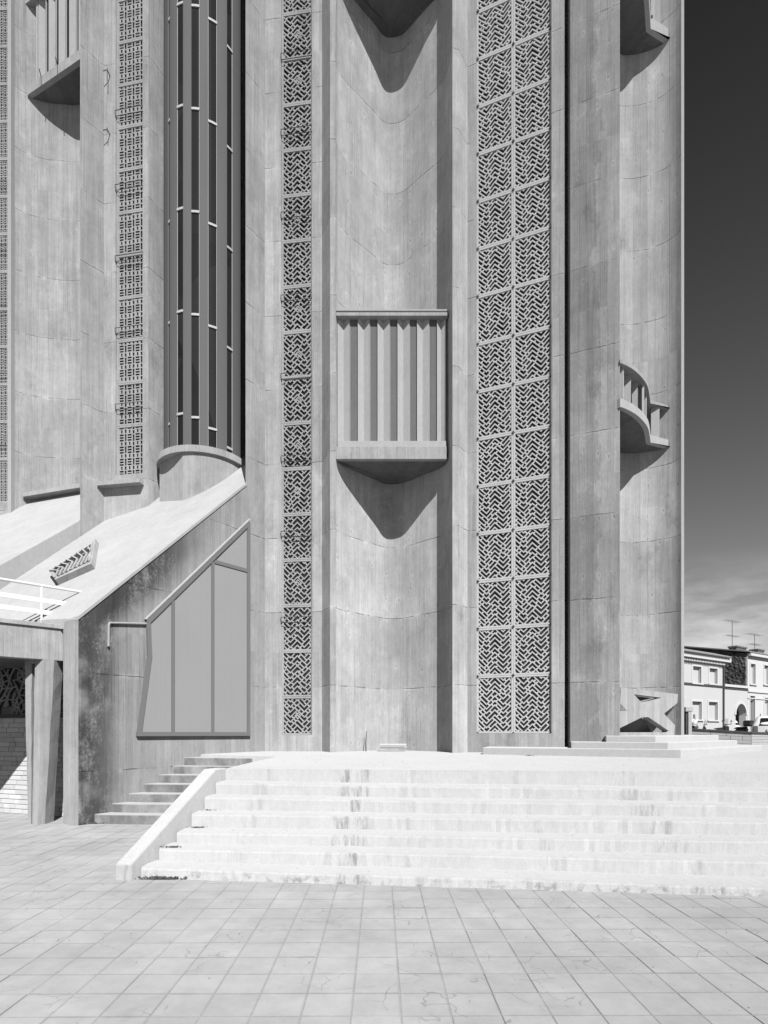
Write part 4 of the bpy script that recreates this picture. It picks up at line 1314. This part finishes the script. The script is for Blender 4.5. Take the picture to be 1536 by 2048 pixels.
o = m.build('tracery', M['fold'], None, (w0[0], w0[1], 0), rzw); local(o, scr)

# ---------------------------------------------------------------- small things on the platform
fl = empty('floor_light', (0.2, 14.28, 1.2))
tag(fl, 'small flat white lamp housing lying at the foot of the niche', 'lamp')
xa, xb, Yf = (758 - CX) / F * 13.9, (813 - CX) / F * 13.9, 13.9
zb_ = zh(1497, Yf)
o = MB().box(xa, xb, Yf, Yf + 0.25, zb_, zb_ + 0.11).build('housing', M['white_plastic'], bevel=0.012); local(o, fl)
o = MB().box(xa + 0.04, xb - 0.04, Yf - 0.012, Yf - 0.001, zb_ + 0.035, zb_ + 0.085).build('lens', M['slat']); local(o, fl)
o = MB().tube([px(732, 13.95) + (1.19,), px(731.5, 13.95) + (1.4,), px(733, 13.98) + (zh(1462, 13.95),)], [0.014, 0.012, 0.006], 6).build('iron_stub', M['iron'])
tag(o, 'thin rusty iron rod standing against the foot of the niche', 'rod')

def weed(loc, n, size, label):
    v, f = [], []
    r = random.Random(int(loc[0] * 100))
    for i in range(n):
        l = r.uniform(0.2, 1.0) * size * 0.35
        bx_, by_ = loc[0] + r.gauss(0, size * 0.55), loc[1] + abs(r.gauss(0, size * 0.10)) - size * 0.05
        tl = r.uniform(-0.8, 0.8); b2_ = r.uniform(0, 2 * PI)
        w = 0.003 + 0.005 * r.random()
        dx, dy = math.cos(b2_) * w, math.sin(b2_) * w
        k = len(v)
        v += [(bx_ - dx, by_ - dy, loc[2]), (bx_ + dx, by_ + dy, loc[2]), (bx_ + l * tl + dx, by_ + l * 0.3 * r.uniform(-1, 1), loc[2] + l * 0.6), (bx_ + l * tl * 1.6, by_, loc[2] + l * 0.45)]
        f += [(k, k + 1, k + 2, k + 3)]
    me = bpy.data.meshes.new('weed'); me.from_pydata(v, [], f); me.materials.append(M['leaf'])
    return tag(link('weed', me), label, 'weed', 'weeds growing on the stairs')
def on_step(k, x, dy=0.04):
    y, h = nose(k, x); return (x, nose(k + 1, x)[0] - dy, h + 0.004)
weed((-2.55, 6.60, 0.003), 170, 0.20, 'patch of dry weeds and grit at the lowest step beside the parapet')
weed((-2.58, 7.02, 0.285), 80, 0.10, 'dark weed tuft on the second white step against the parapet')
weed(on_step(2, -2.45), 50, 0.10, 'few dry weeds on the third white step by the parapet')
weed(on_step(3, -2.40), 40, 0.08, 'thin dry weeds on the fourth white step by the parapet')
weed((-5.32, 10.53, 0.003), 150, 0.16, 'weeds sprouting at the foot of the side flight and gable')
weed((3.0, 11.9, 1.165), 60, 0.16, 'dark dry leaves gathered on the platform before the lattice wall')
r = random.Random(8)
gv, gf = [], []
for i in range(420):
    # grit and dead leaf scraps lying on platform, steps and paving
    q = r.random()
    if q < 0.45: x = r.uniform(-2.2, 7); y = r.uniform(8.9, 12.3); z = plat_z(x, y) + 0.006
    elif q < 0.8:
        k = r.randrange(6); x = r.uniform(LX[k] + .1, 6); y, z = nose(k, x); y += r.uniform(0.06, 0.28); z += 0.008
    else: x = r.uniform(-4, 4); y = r.uniform(3.5, 6.0); z = 0.006
    if y > 11.0 and x > 1.9: continue
    s = r.uniform(0.003, 0.010); a = r.uniform(0, PI)
    k = len(gv)
    gv += [(x + s * math.cos(a), y + s * math.sin(a), z), (x - s * .6, y + s * .5, z), (x - s * math.cos(a), y - s * math.sin(a), z + .002), (x, y, z + s * .7)]
    gf += [(k, k + 1, k + 3), (k + 1, k + 2, k + 3), (k + 2, k, k + 3)]
me = bpy.data.meshes.new('grit'); me.from_pydata(gv, [], gf); me.materials.append(M['leaf'])
tag(link('grit', me), 'scattered grit and leaf scraps on platform, steps and paving', 'debris', kind='stuff')

# ---------------------------------------------------------------- street beyond: houses, wall, vehicles, person
HO = Vector((20.8, 40.0)); dH = Vector((1, 0.7)).normalized(); nH = Vector((dH.y, -dH.x)); rzH = math.atan2(dH.y, dH.x)
def hp(u, w=0.0): return (HO.x + dH.x * u - nH.x * w, HO.y + dH.y * u - nH.y * w)   # w = depth behind the front
def hu(x): 
    p = line_at(x, tuple(HO), 0.7); return (Vector(p) - HO).length * (1 if p[0] >= HO.x else -1), p[1]
def house(name, label, u0, u1, zt, depth, mat, wins, loc_u):
    e = empty(name, (hp(u0)[0], hp(u0)[1], 1.0), rzH)
    tag(e, label, 'house')
    def ch_(mb, nm, m_, bevel=0):
        o = mb.build(nm, m_); o.parent = e; return o
    W = u1 - u0
    # walls pieced round the openings: columns between, spandrels above and below
    m = MB(); T = 0.35; G = zt - 1.0
    xs = sorted(set([0, W] + [w_[0] - u0 for w_ in wins] + [w_[1] - u0 for w_ in wins]))
    for a, b_ in zip(xs[:-1], xs[1:]):
        ops = sorted([(w_[2] - 1.0, w_[3] - 1.0) for w_ in wins if w_[0] - u0 <= a + 1e-6 and w_[1] - u0 >= b_ - 1e-6])
        z = 0.0
        for (s0, s1) in ops:
            if s0 > z: m.box(a, b_, 0, T, z, s0)
            z = s1
        m.box(a, b_, 0, T, z, G)
    m.box(0, W, T + 0.15, depth, 0, G)
    m.box(0, 0.3, T, depth, 0, G); m.box(W - 0.3, W, T, depth, 0, G)
    ch_(m, 'wall', mat)
    for w_ in wins:
        a, b_, s0, s1 = w_[0] - u0, w_[1] - u0, w_[2] - 1.0, w_[3] - 1.0
        kind = w_[4] if len(w_) > 4 else 'window'
        wo = ch_(MB().box(a, b_, 0.20, 0.24, s0, s1), kind, M['shutter'] if kind == 'window' else M['gap'])
        f = MB()
        f.box(a - 0.14, a, -0.03, 0.05, s0 - 0.0, s1 + 0.14); f.box(b_, b_ + 0.14, -0.03, 0.05, s0, s1 + 0.14); f.box(a, b_, -0.03, 0.05, s1, s1 + 0.14)
        fo = f.build('surround', M['house_white']); fo.parent = wo
        if kind == 'window':
            so = MB().box(a - 0.2, b_ + 0.2, -0.10, 0.06, s0 - 0.10, s0).build('sill', M['house_white']); so.parent = wo
    return e, ch_
# house A
uA1, _ = hu(1447)
def wrow(x0, x1, yt, yb):
    a, Ya = hu(x0); b_, Yb = hu(x1); return (a, b_, zh(yb, (Ya + Yb) / 2), zh(yt, (Ya + Yb) / 2))
winsA = [wrow(1385.5, 1402, 1333, 1366), wrow(1418.5, 1434.5, 1337, 1367.5), wrow(1384, 1403, 1403, 1439), wrow(1417, 1435, 1404, 1440)]
hA, chA = house('white_house', 'pale two-storey house with dentil cornice and clay tile eaves', -7.0, uA1, 7.05, 7.0, M['house_pale'], winsA, 0)
L = uA1 + 7.0
m = MB().box(-0.1, L + 0.45, -0.35, 0.3, 5.75, 6.05); chA(m, 'cornice', M['house_white'])
m = MB()
for i in range(int(L / 0.22)): m.box(i * 0.22, i * 0.22 + 0.12, -0.22, 0.0, 5.52, 5.75)
chA(m, 'dentils', M['house_white'])
m = MB().box(0, L, -0.06, 0.0, 3.88, 4.02); chA(m, 'string_course', M['coping'])
v, f = [], []
n = int(L / 0.07)
for i in range(n + 1):
    x = -0.1 + (L + 0.3) * i / n
    zc = 0.05 * math.sin(i * PI / 1.5)
    for (yy, zz_) in ((-0.5, 6.06), (0.8, 6.46), (3.5, 7.2)): v.append((x, yy, zz_ + zc))
for i in range(n):
    for q in range(2): f.append((3 * i + q, 3 * i + 3 + q, 3 * i + 4 + q, 3 * i + 1 + q))
o = link('roof', mesh('roof', v, f, M['clay']), hA); md = o.modifiers.new('solid', 'SOLIDIFY'); md.thickness = 0.05
m = MB().tube([(L - 0.12, -0.08, 0), (L - 0.12, -0.08, 5.5)], 0.06, 8); chA(m, 'downpipe', M['coping'])
# garage wall with arch
uB1, YB1 = hu(1495)
gB_ = empty('garage', (hp(uA1)[0], hp(uA1)[1], 1.0), rzH); tag(gB_, 'low pale garage front with round arched gateway', 'garage')
Wb = uB1 - uA1; ac = hu(1481.5)[0] - uA1; ar = 0.86; zsp = 1.9
m = MB(); Hb = 4.0
arc_v = [(ac + ar * math.cos(PI - PI * i / 14), zsp + ar * math.sin(PI - PI * i / 14)) for i in range(15)]
poly = [(0, 0), (ac - ar, 0)] + arc_v + [(ac + ar, 0), (Wb, 0), (Wb, Hb), (0, Hb)]
bm = bmesh.new()
vs = [bm.verts.new((p[0], 0.0, p[1])) for p in poly]
eds = [bm.edges.new((vs[i], vs[(i + 1) % len(vs)])) for i in range(len(vs))]
bmesh.ops.triangle_fill(bm, use_beauty=True, edges=eds)
rr_ = bmesh.ops.extrude_face_region(bm, geom=bm.faces[:])
bmesh.ops.translate(bm, verts=[e for e in rr_['geom'] if isinstance(e, bmesh.types.BMVert)], vec=(0, 0.5, 0))
bmesh.ops.recalc_face_normals(bm, faces=bm.faces)
me = bpy.data.meshes.new('wall'); bm.to_mesh(me); bm.free(); me.materials.append(M['house_pale'])
link('wall', me, gB_)
m = MB()
for i in range(14):
    a0, a1 = PI - PI * i / 14, PI - PI * (i + 0.97) / 14
    q = [(ac + rr2 * math.cos(aa), zsp + rr2 * math.sin(aa)) for rr2, aa in ((ar, a0), (ar + .2, a0), (ar + .2, a1), (ar, a1))]
    m.add([(p[0], -0.06, p[1]) for p in q] + [(p[0], 0.1, p[1]) for p in q], [(0, 1, 2, 3), (7, 6, 5, 4), (0, 4, 5, 1), (1, 5, 6, 2), (2, 6, 7, 3), (3, 7, 4, 0)])
link('arch_surround', mesh('arch_surround', m.v, m.f, M['house_white']), gB_)
o = MB().box(0, Wb, -0.12, 0.0, Hb - 0.02, Hb + 0.16).build('cornice', M['house_white']); o.parent = gB_
o = MB().box(0, Wb, -0.05, -0.001, Hb - 0.18, Hb - 0.021).build('fascia', M['coping']); o.parent = gB_
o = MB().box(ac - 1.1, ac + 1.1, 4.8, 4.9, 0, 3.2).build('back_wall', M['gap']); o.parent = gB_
# house C with the rubble gable
winsC = [wrow(1501, 1510.5, 1328, 1368), wrow(1528, 1538, 1331, 1369), wrow(1500, 1509.5, 1392, 1462) + ('door',), wrow(1529, 1539, 1396, 1440)]
winsC[2] = (winsC[2][0], winsC[2][1], 1.02, winsC[2][3], 'door')
hC, chC = house('stone_house', 'white stone house with tall door beside the arched garage', uB1 + 0.02, uB1 + 11, 7.7, 8.0, M['house_white'], winsC, 0)
m = MB().box(0, 11, -0.25, 0.2, 6.55, 6.75).box(0, 11, -0.08, 0.0, 3.72, 3.85).box(0, 11, -0.06, 0, 3.2, 3.28); chC(m, 'cornice', M['house_white'])
m = MB()
m.prism([(-0.14, 0.1), (-0.02, 0.1), (-0.02, 8.0), (-0.14, 8.0)], [0, 0, 0, 0], [6.75, 6.75, 8.3, 8.3]); chC(m, 'gable_wall', M['rubble'])
m = MB().slab([(-0.25, -0.25, 6.80), (11, -0.25, 6.80), (11, 8.0, 8.42), (-0.25, 8.0, 8.42)], (0, 0, 0.09)); chC(m, 'roof', M['clay'])
def chimney(u, w, wd, z0, z1):
    o = MB().box(u, u + wd, w, w + 0.6, z0, z1).box(u - 0.06, u + wd + 0.06, w - 0.06, w + 0.66, z1, z1 + 0.12).build('chimney', M['brick_dark']); o.parent = hC
chimney(0.9, 1.2, 1.7, 6.5, 7.45); chimney(4.7, 1.2, 1.2, 6.5, 7.5)
def antenna(u, w, h, label):
    e = empty('aerial', (hp(uB1 + u, w)[0], hp(uB1 + u, w)[1], 8.05), rzH); tag(e, label, 'aerial', 'roof aerials')
    o = MB().tube([(0, 0, -0.3), (0, 0, h)], 0.02, 6).build('mast', M['iron']); o.parent = e
    for zz_, l in ((h, 1.1), (h * 0.5, 0.9)):
        m = MB().tube([(-l, 0, zz_), (l, 0, zz_ + 0.05)], 0.011, 5)
        for k in range(7): m.tube([(-l + k * l / 3, -0.3, zz_ + .01), (-l + k * l / 3, 0.3, zz_ + .01)], 0.006, 4)
        o = m.build('boom', M['iron']); o.parent = e
antenna(-0.05, 1.1, 2.35, 'tall television aerial on the chimney above the rubble gable')
antenna(3.9, 1.1, 1.65, 'shorter television aerial beside the right-hand chimney')

# retaining wall with stone courses
rw = empty('retaining_wall', (11.4, 20.6, 1.0))
tag(rw, 'low stone wall with dark coping between platform and street', 'wall')
q0, q1, q2 = px(1374, 21.0), px(1503, 20.0), px(1620, 20.6)
for (s0, s1, zt0, zt1, sd) in ((q0, q1, 1.79, 1.66, 1), (q1, q2, 1.655, 1.60, 2)):
    d = Vector((s1[0] - s0[0], s1[1] - s0[1])); L = d.length; d.normalize(); rz_ = math.atan2(d.y, d.x)
    r = random.Random(sd)
    o = MB().add(*(lambda: (lambda b: (b.v, b.f))(MB().prism([(0, .02), (L, .02), (L, .3), (0, .3)], 0.9, [zt0 - .06, zt1 - .06, zt1 - .06, zt0 - .06])))()).build('core', M['coping'], None, (s0[0], s0[1], 0), rz_); local(o, rw)
    o = MB().prism([(-.03, -.04), (L, -.04), (L, .34), (-.03, .34)], [zt0 - .058, zt1 - .058, zt1 - .058, zt0 - .058], [zt0, zt1, zt1, zt0]).build('coping', M['coping'], None, (s0[0], s0[1], 0), rz_); local(o, rw)
    nc = 5 if sd == 1 else 6
    for k in range(nc):
        u = 0.0
        while u < L - 0.05:
            l = r.uniform(0.35, 0.9) if sd == 1 else r.uniform(0.8, 1.6)
            l = min(l, L - u)
            zt = lambda uu: 1.0 + (zt0 + (zt1 - zt0) * uu / L - 0.07 - 1.0) * (k + 1) / nc
            zb2 = lambda uu: 1.0 + (zt0 + (zt1 - zt0) * uu / L - 0.07 - 1.0) * k / nc
            o = MB().prism([(u + .006, 0), (u + l - .006, 0), (u + l - .006, .1), (u + .006, .1)],
                           [zb2(u) + .008, zb2(u + l) + .008, zb2(u + l) + .008, zb2(u) + .008], [zt(u), zt(u + l), zt(u + l), zt(u)]).build('stone', M['slat'], None, (s0[0], s0[1], 0), rz_)
            local(o, rw)
            u += l
# gate post
gp = empty('gate_post', px(1376, 20.4) + (1.0,)); tag(gp, 'slim concrete gate post with dark slot at the corner of the church', 'post')
Xg = lambda x: (x - CX) / F * 20.4
o = MB().box(Xg(1373.5), Xg(1377.5), 20.45, 20.6, 1.0, zh(1421, 20.4)).build('slot_plate', M['coping']); local(o, gp)
o = MB().box(Xg(1377), Xg(1384), 20.4, 20.55, 1.0, zh(1423, 20.4)).build('post', M['slat'], bevel=0.01); local(o, gp)
o = MB().box(Xg(1371), Xg(1386), 20.38, 20.58, zh(1423, 20.4), zh(1414, 20.4)).build('cap', M['slat'], bevel=0.01); local(o, gp)

# person behind the wall
def skin_body(name, verts, edges, radii, mat, parent=None, sub_=2):
    me = bpy.data.meshes.new(name)
    me.from_pydata(verts, edges, [])
    o = link(name, me, parent, mat)
    o.modifiers.new('skin', 'SKIN')
    for i, r_ in enumerate(radii):
        me.skin_vertices[0].data[i].radius = (r_, r_) if not isinstance(r_, tuple) else r_
    me.skin_vertices[0].data[0].use_root = True
    sd = o.modifiers.new('sub', 'SUBSURF'); sd.levels = sub_; sd.render_levels = sub_
    return o
person = empty('person', (px(1388.5, 38.5)[0], 38.5, 1.0), math.radians(20))
tag(person, 'person in white short-sleeved shirt and dark trousers standing beyond the wall', 'person')
V = [(0, 0, .95), (0, 0, 1.12), (0, 0, 1.32), (0, 0, 1.45), (0, .01, 1.52), (0, -.01, 1.60), (0, -.01, 1.70),
     (.18, 0, 1.40), (.24, .02, 1.14), (.22, -.10, .92), (.22, -.15, .84),
     (-.18, 0, 1.40), (-.25, -.02, 1.16), (-.20, -.24, 1.12), (-.14, -.32, 1.12),
     (.09, 0, .90), (.10, -.01, .50), (.10, .02, .09), (.11, -.10, .03),
     (-.09, 0, .90), (-.11, -.01, .50), (-.12, .02, .09), (-.13, -.10, .03)]
E = [(0, 1), (1, 2), (2, 3), (3, 4), (4, 5), (5, 6), (3, 7), (7, 8), (8, 9), (9, 10), (3, 11), (11, 12), (12, 13), (13, 14), (0, 15), (15, 16), (16, 17), (17, 18), (0, 19), (19, 20), (20, 21), (21, 22)]
R = [(.15, .10), (.145, .10), (.16, .11), (.11, .08), .055, (.075, .09), (.065, .08), .06, .045, .036, .03, .06, .045, .036, .03, .085, .06, .045, .04, .085, .06, .045, .04]
skin_body('body', V, E, R, M['skin'], person)
skin_body('shirt', [V[0], V[1], V[2], (0, 0, 1.42), V[7], (.225, .012, 1.22), V[11], (-.23, -.012, 1.22)], [(0, 1), (1, 2), (2, 3), (3, 4), (4, 5), (3, 6), (6, 7)],
          [(.175, .13), (.17, .13), (.185, .135), (.13, .10), .078, .07, .078, .07], M['cloth_white'], person)
skin_body('trousers', [(0, 0, .93), V[15], V[16], V[17], V[19], V[20], V[21]], [(0, 1), (1, 2), (2, 3), (0, 4), (4, 5), (5, 6)], [(.16, .12), .10, .075, .062, .10, .075, .062], M['cloth_dark'], person)
skin_body('hair', [(0, .02, 1.66), (0, .0, 1.73), (0, -.03, 1.735)], [(0, 1), (1, 2)], [(.075, .085), (.06, .075), .05], M['hair'], person, 2)

# car seen from behind, cut by the frame
def car(name, label, loc, rz, W=1.74, L=4.1, H=1.45, rails=True):
    e = empty(name, loc, rz); tag(e, label, 'car')
    def c_(mb, nm, mt, par=None, bevel=0.0, smooth=False):
        o = mb.build(nm, mt, None, None, 0, bevel, smooth); o.parent = par or e; return o
    # rear faces -y; lofted sections from rear to front
    secs = []   # (y, half width bottom, half width belt, half width roof, z bottom, z belt, z roof)
    for (y, wb, wm, wr, z0, zb2, zr) in ((0.0, .78, .80, .60, .32, .92, .98), (0.06, .82, .86, .66, .25, .95, 1.10), (0.28, .83, .87, .66, .22, .96, 1.40), (0.6, .84, .87, .66, .2, .96, H),
                                         (1.9, .84, .87, .65, .2, .95, H), (2.4, .84, .87, .64, .2, .94, H - .06), (3.15, .83, .86, .74, .2, .92, .98), (3.9, .78, .80, .70, .25, .74, .80), (L, .68, .70, .6, .32, .60, .64)):
        secs.append([(-wb, y, z0), (-wm, y, (z0 + zb2) / 2), (-wm, y, zb2), (-wr, y, zr - .05), (-wr * .8, y, zr), (wr * .8, y, zr), (wr, y, zr - .05), (wm, y, zb2), (wm, y, (z0 + zb2) / 2), (wb, y, z0)])
    v = [p for s in secs for p in s]; n = 10; f = []
    for i in range(len(secs) - 1):
        for k in range(n): f.append((i * n + k, i * n + (k + 1) % n, (i + 1) * n + (k + 1) % n, (i + 1) * n + k))
    f.append(tuple(range(n))); f.append(tuple((len(secs) - 1) * n + k for k in range(n - 1, -1, -1)))
    body = link('body', mesh('body', v, f, M['car_white'], True), e)
    sb = body.modifiers.new('sub', 'SUBSURF'); sb.levels = 2; sb.render_levels = 2
    q = MB().slab([(-.58, 0.03, .93), (.58, 0.03, .93), (.50, 0.20, 1.30), (-.50, 0.20, 1.30)], (0, -0.035, -0.0)); c_(q, 'rear_window', M['car_glass'], None, 0.02)
    for s in (-1, 1):
        q = MB().slab([(s * .80, .55, .98), (s * .80, 2.3, .98), (s * .645, 1.95, 1.34), (s * .645, .75, 1.34)], (s * 0.035, 0, 0)); c_(q, 'side_window', M['car_glass'])
        q = MB().box(s * .70 - .09, s * .70 + .09, -.03, .10, .62, .92); c_(q, 'tail_lamp', M['red_lamp'], None, 0.02)
        for y in (0.75, 3.2):
            w = link('wheel', None, e, None, (s * .78, y, .31)) if False else empty('wheel', (s * .78, y, .31), 0, e)
            t_ = MB().tube([(-.10 * s, 0, 0), (.07 * s, 0, 0)], .31, 24).build('tyre', M['rubber']); t_.parent = w
            t_ = MB().tube([(.03 * s, 0, 0), (.085 * s, 0, 0)], .19, 16).build('rim', M['pipe']); t_.parent = w
        if rails:
            q = MB().tube([(s * .52, .6, H + .0), (s * .52, .75, H + .06), (s * .52, 1.8, H + .06), (s * .52, 2.0, H)], .02, 6); c_(q, 'roof_rail', M['black_paint'])
    q = MB().box(-.26, .26, -.05, .0, .66, .77); c_(q, 'number_plate', M['plate'])
    q = MB().box(-.80, .80, -.08, .08, .30, .48); c_(q, 'bumper', M['car_white'], None, 0.03)
    return e
car('parked_car', 'white hatchback with dark rear window and roof rails at right edge', (px(1513, 27.5)[0] + 0.80, 27.5, 1.0), math.radians(-33))
car('parked_van', 'small white car half hidden inside the shaded garage arch', (hp(hu(1479)[0], 0.12)[0], hp(hu(1479)[0], 0.12)[1], 1.0), rzH, H=1.8, rails=False)

def scooter(label, loc, rz, box=False):
    e = empty('scooter', loc, rz); tag(e, label, 'scooter', 'scooters parked along the street')
    def c_(mb, nm, mt, bevel=0.0, smooth=False):
        o = mb.build(nm, mt, None, None, 0, bevel, smooth); o.parent = e; return o
    for y in (-.62, .62):
        w = empty('wheel', (0, y, .26), 0, e)
        o = MB().tube([(-.055, 0, 0), (.055, 0, 0)], .26, 20).build('tyre', M['rubber']); o.parent = w
        o = MB().tube([(-.06, 0, 0), (.06, 0, 0)], .15, 14).build('rim', M['pipe']); o.parent = w
    c_(MB().slab([(-.14, -.75, .52), (-.14, -.15, .38), (-.14, .30, .30), (-.14, .32, .40), (-.14, -.05, .62), (-.14, -.25, .78), (-.14, -.85, .80)], (.28, 0, 0)), 'body', M['black_paint'], 0.05)
    c_(MB().slab([(-.20, .36, .30), (-.20, .52, .40), (-.20, .46, .98), (-.20, .34, .92)], (.40, 0, 0)), 'leg_shield', M['black_paint'], 0.04)
    c_(MB().slab([(-.13, -.80, .80), (-.13, -.15, .78), (-.13, -.10, .84), (-.13, -.75, .92)], (.26, 0, 0)), 'seat', M['rubber'], 0.04)
    c_(MB().tube([(0, .62, .26), (0, .45, .95), (0, .40, 1.05)], .035, 8), 'fork', M['pipe'])
    c_(MB().tube([(-.33, .30, 1.08), (-.12, .40, 1.05), (.12, .40, 1.05), (.33, .30, 1.08)], .02, 8), 'handlebar', M['rubber'])
    c_(MB().slab([(-.18, .46, 1.0), (.18, .46, 1.0), (.14, .36, 1.38), (-.14, .36, 1.38)], (0, -.012, 0)), 'windscreen', M['white_plastic'])
    for s in (-1, 1): c_(MB().tube([(s * .30, .32, 1.08), (s * .36, .36, 1.22)], .012, 6).box(s * .38 - .06, s * .38 + .06, .35, .37, 1.2, 1.28), 'mirror', M['black_paint'])
    if box: c_(MB().box(-.24, .24, -1.12, -.68, .92, 1.26), 'top_box', M['black_paint'], 0.10)
    return e
scooter('black motor scooter lying low before the pale house windows', (px(1424, 36.0)[0], 36.0, 1.0), math.radians(68))
scooter('black scooter with rounded top box before the arched gateway', (px(1466, 33.0)[0], 33.0, 1.0), math.radians(25), True)
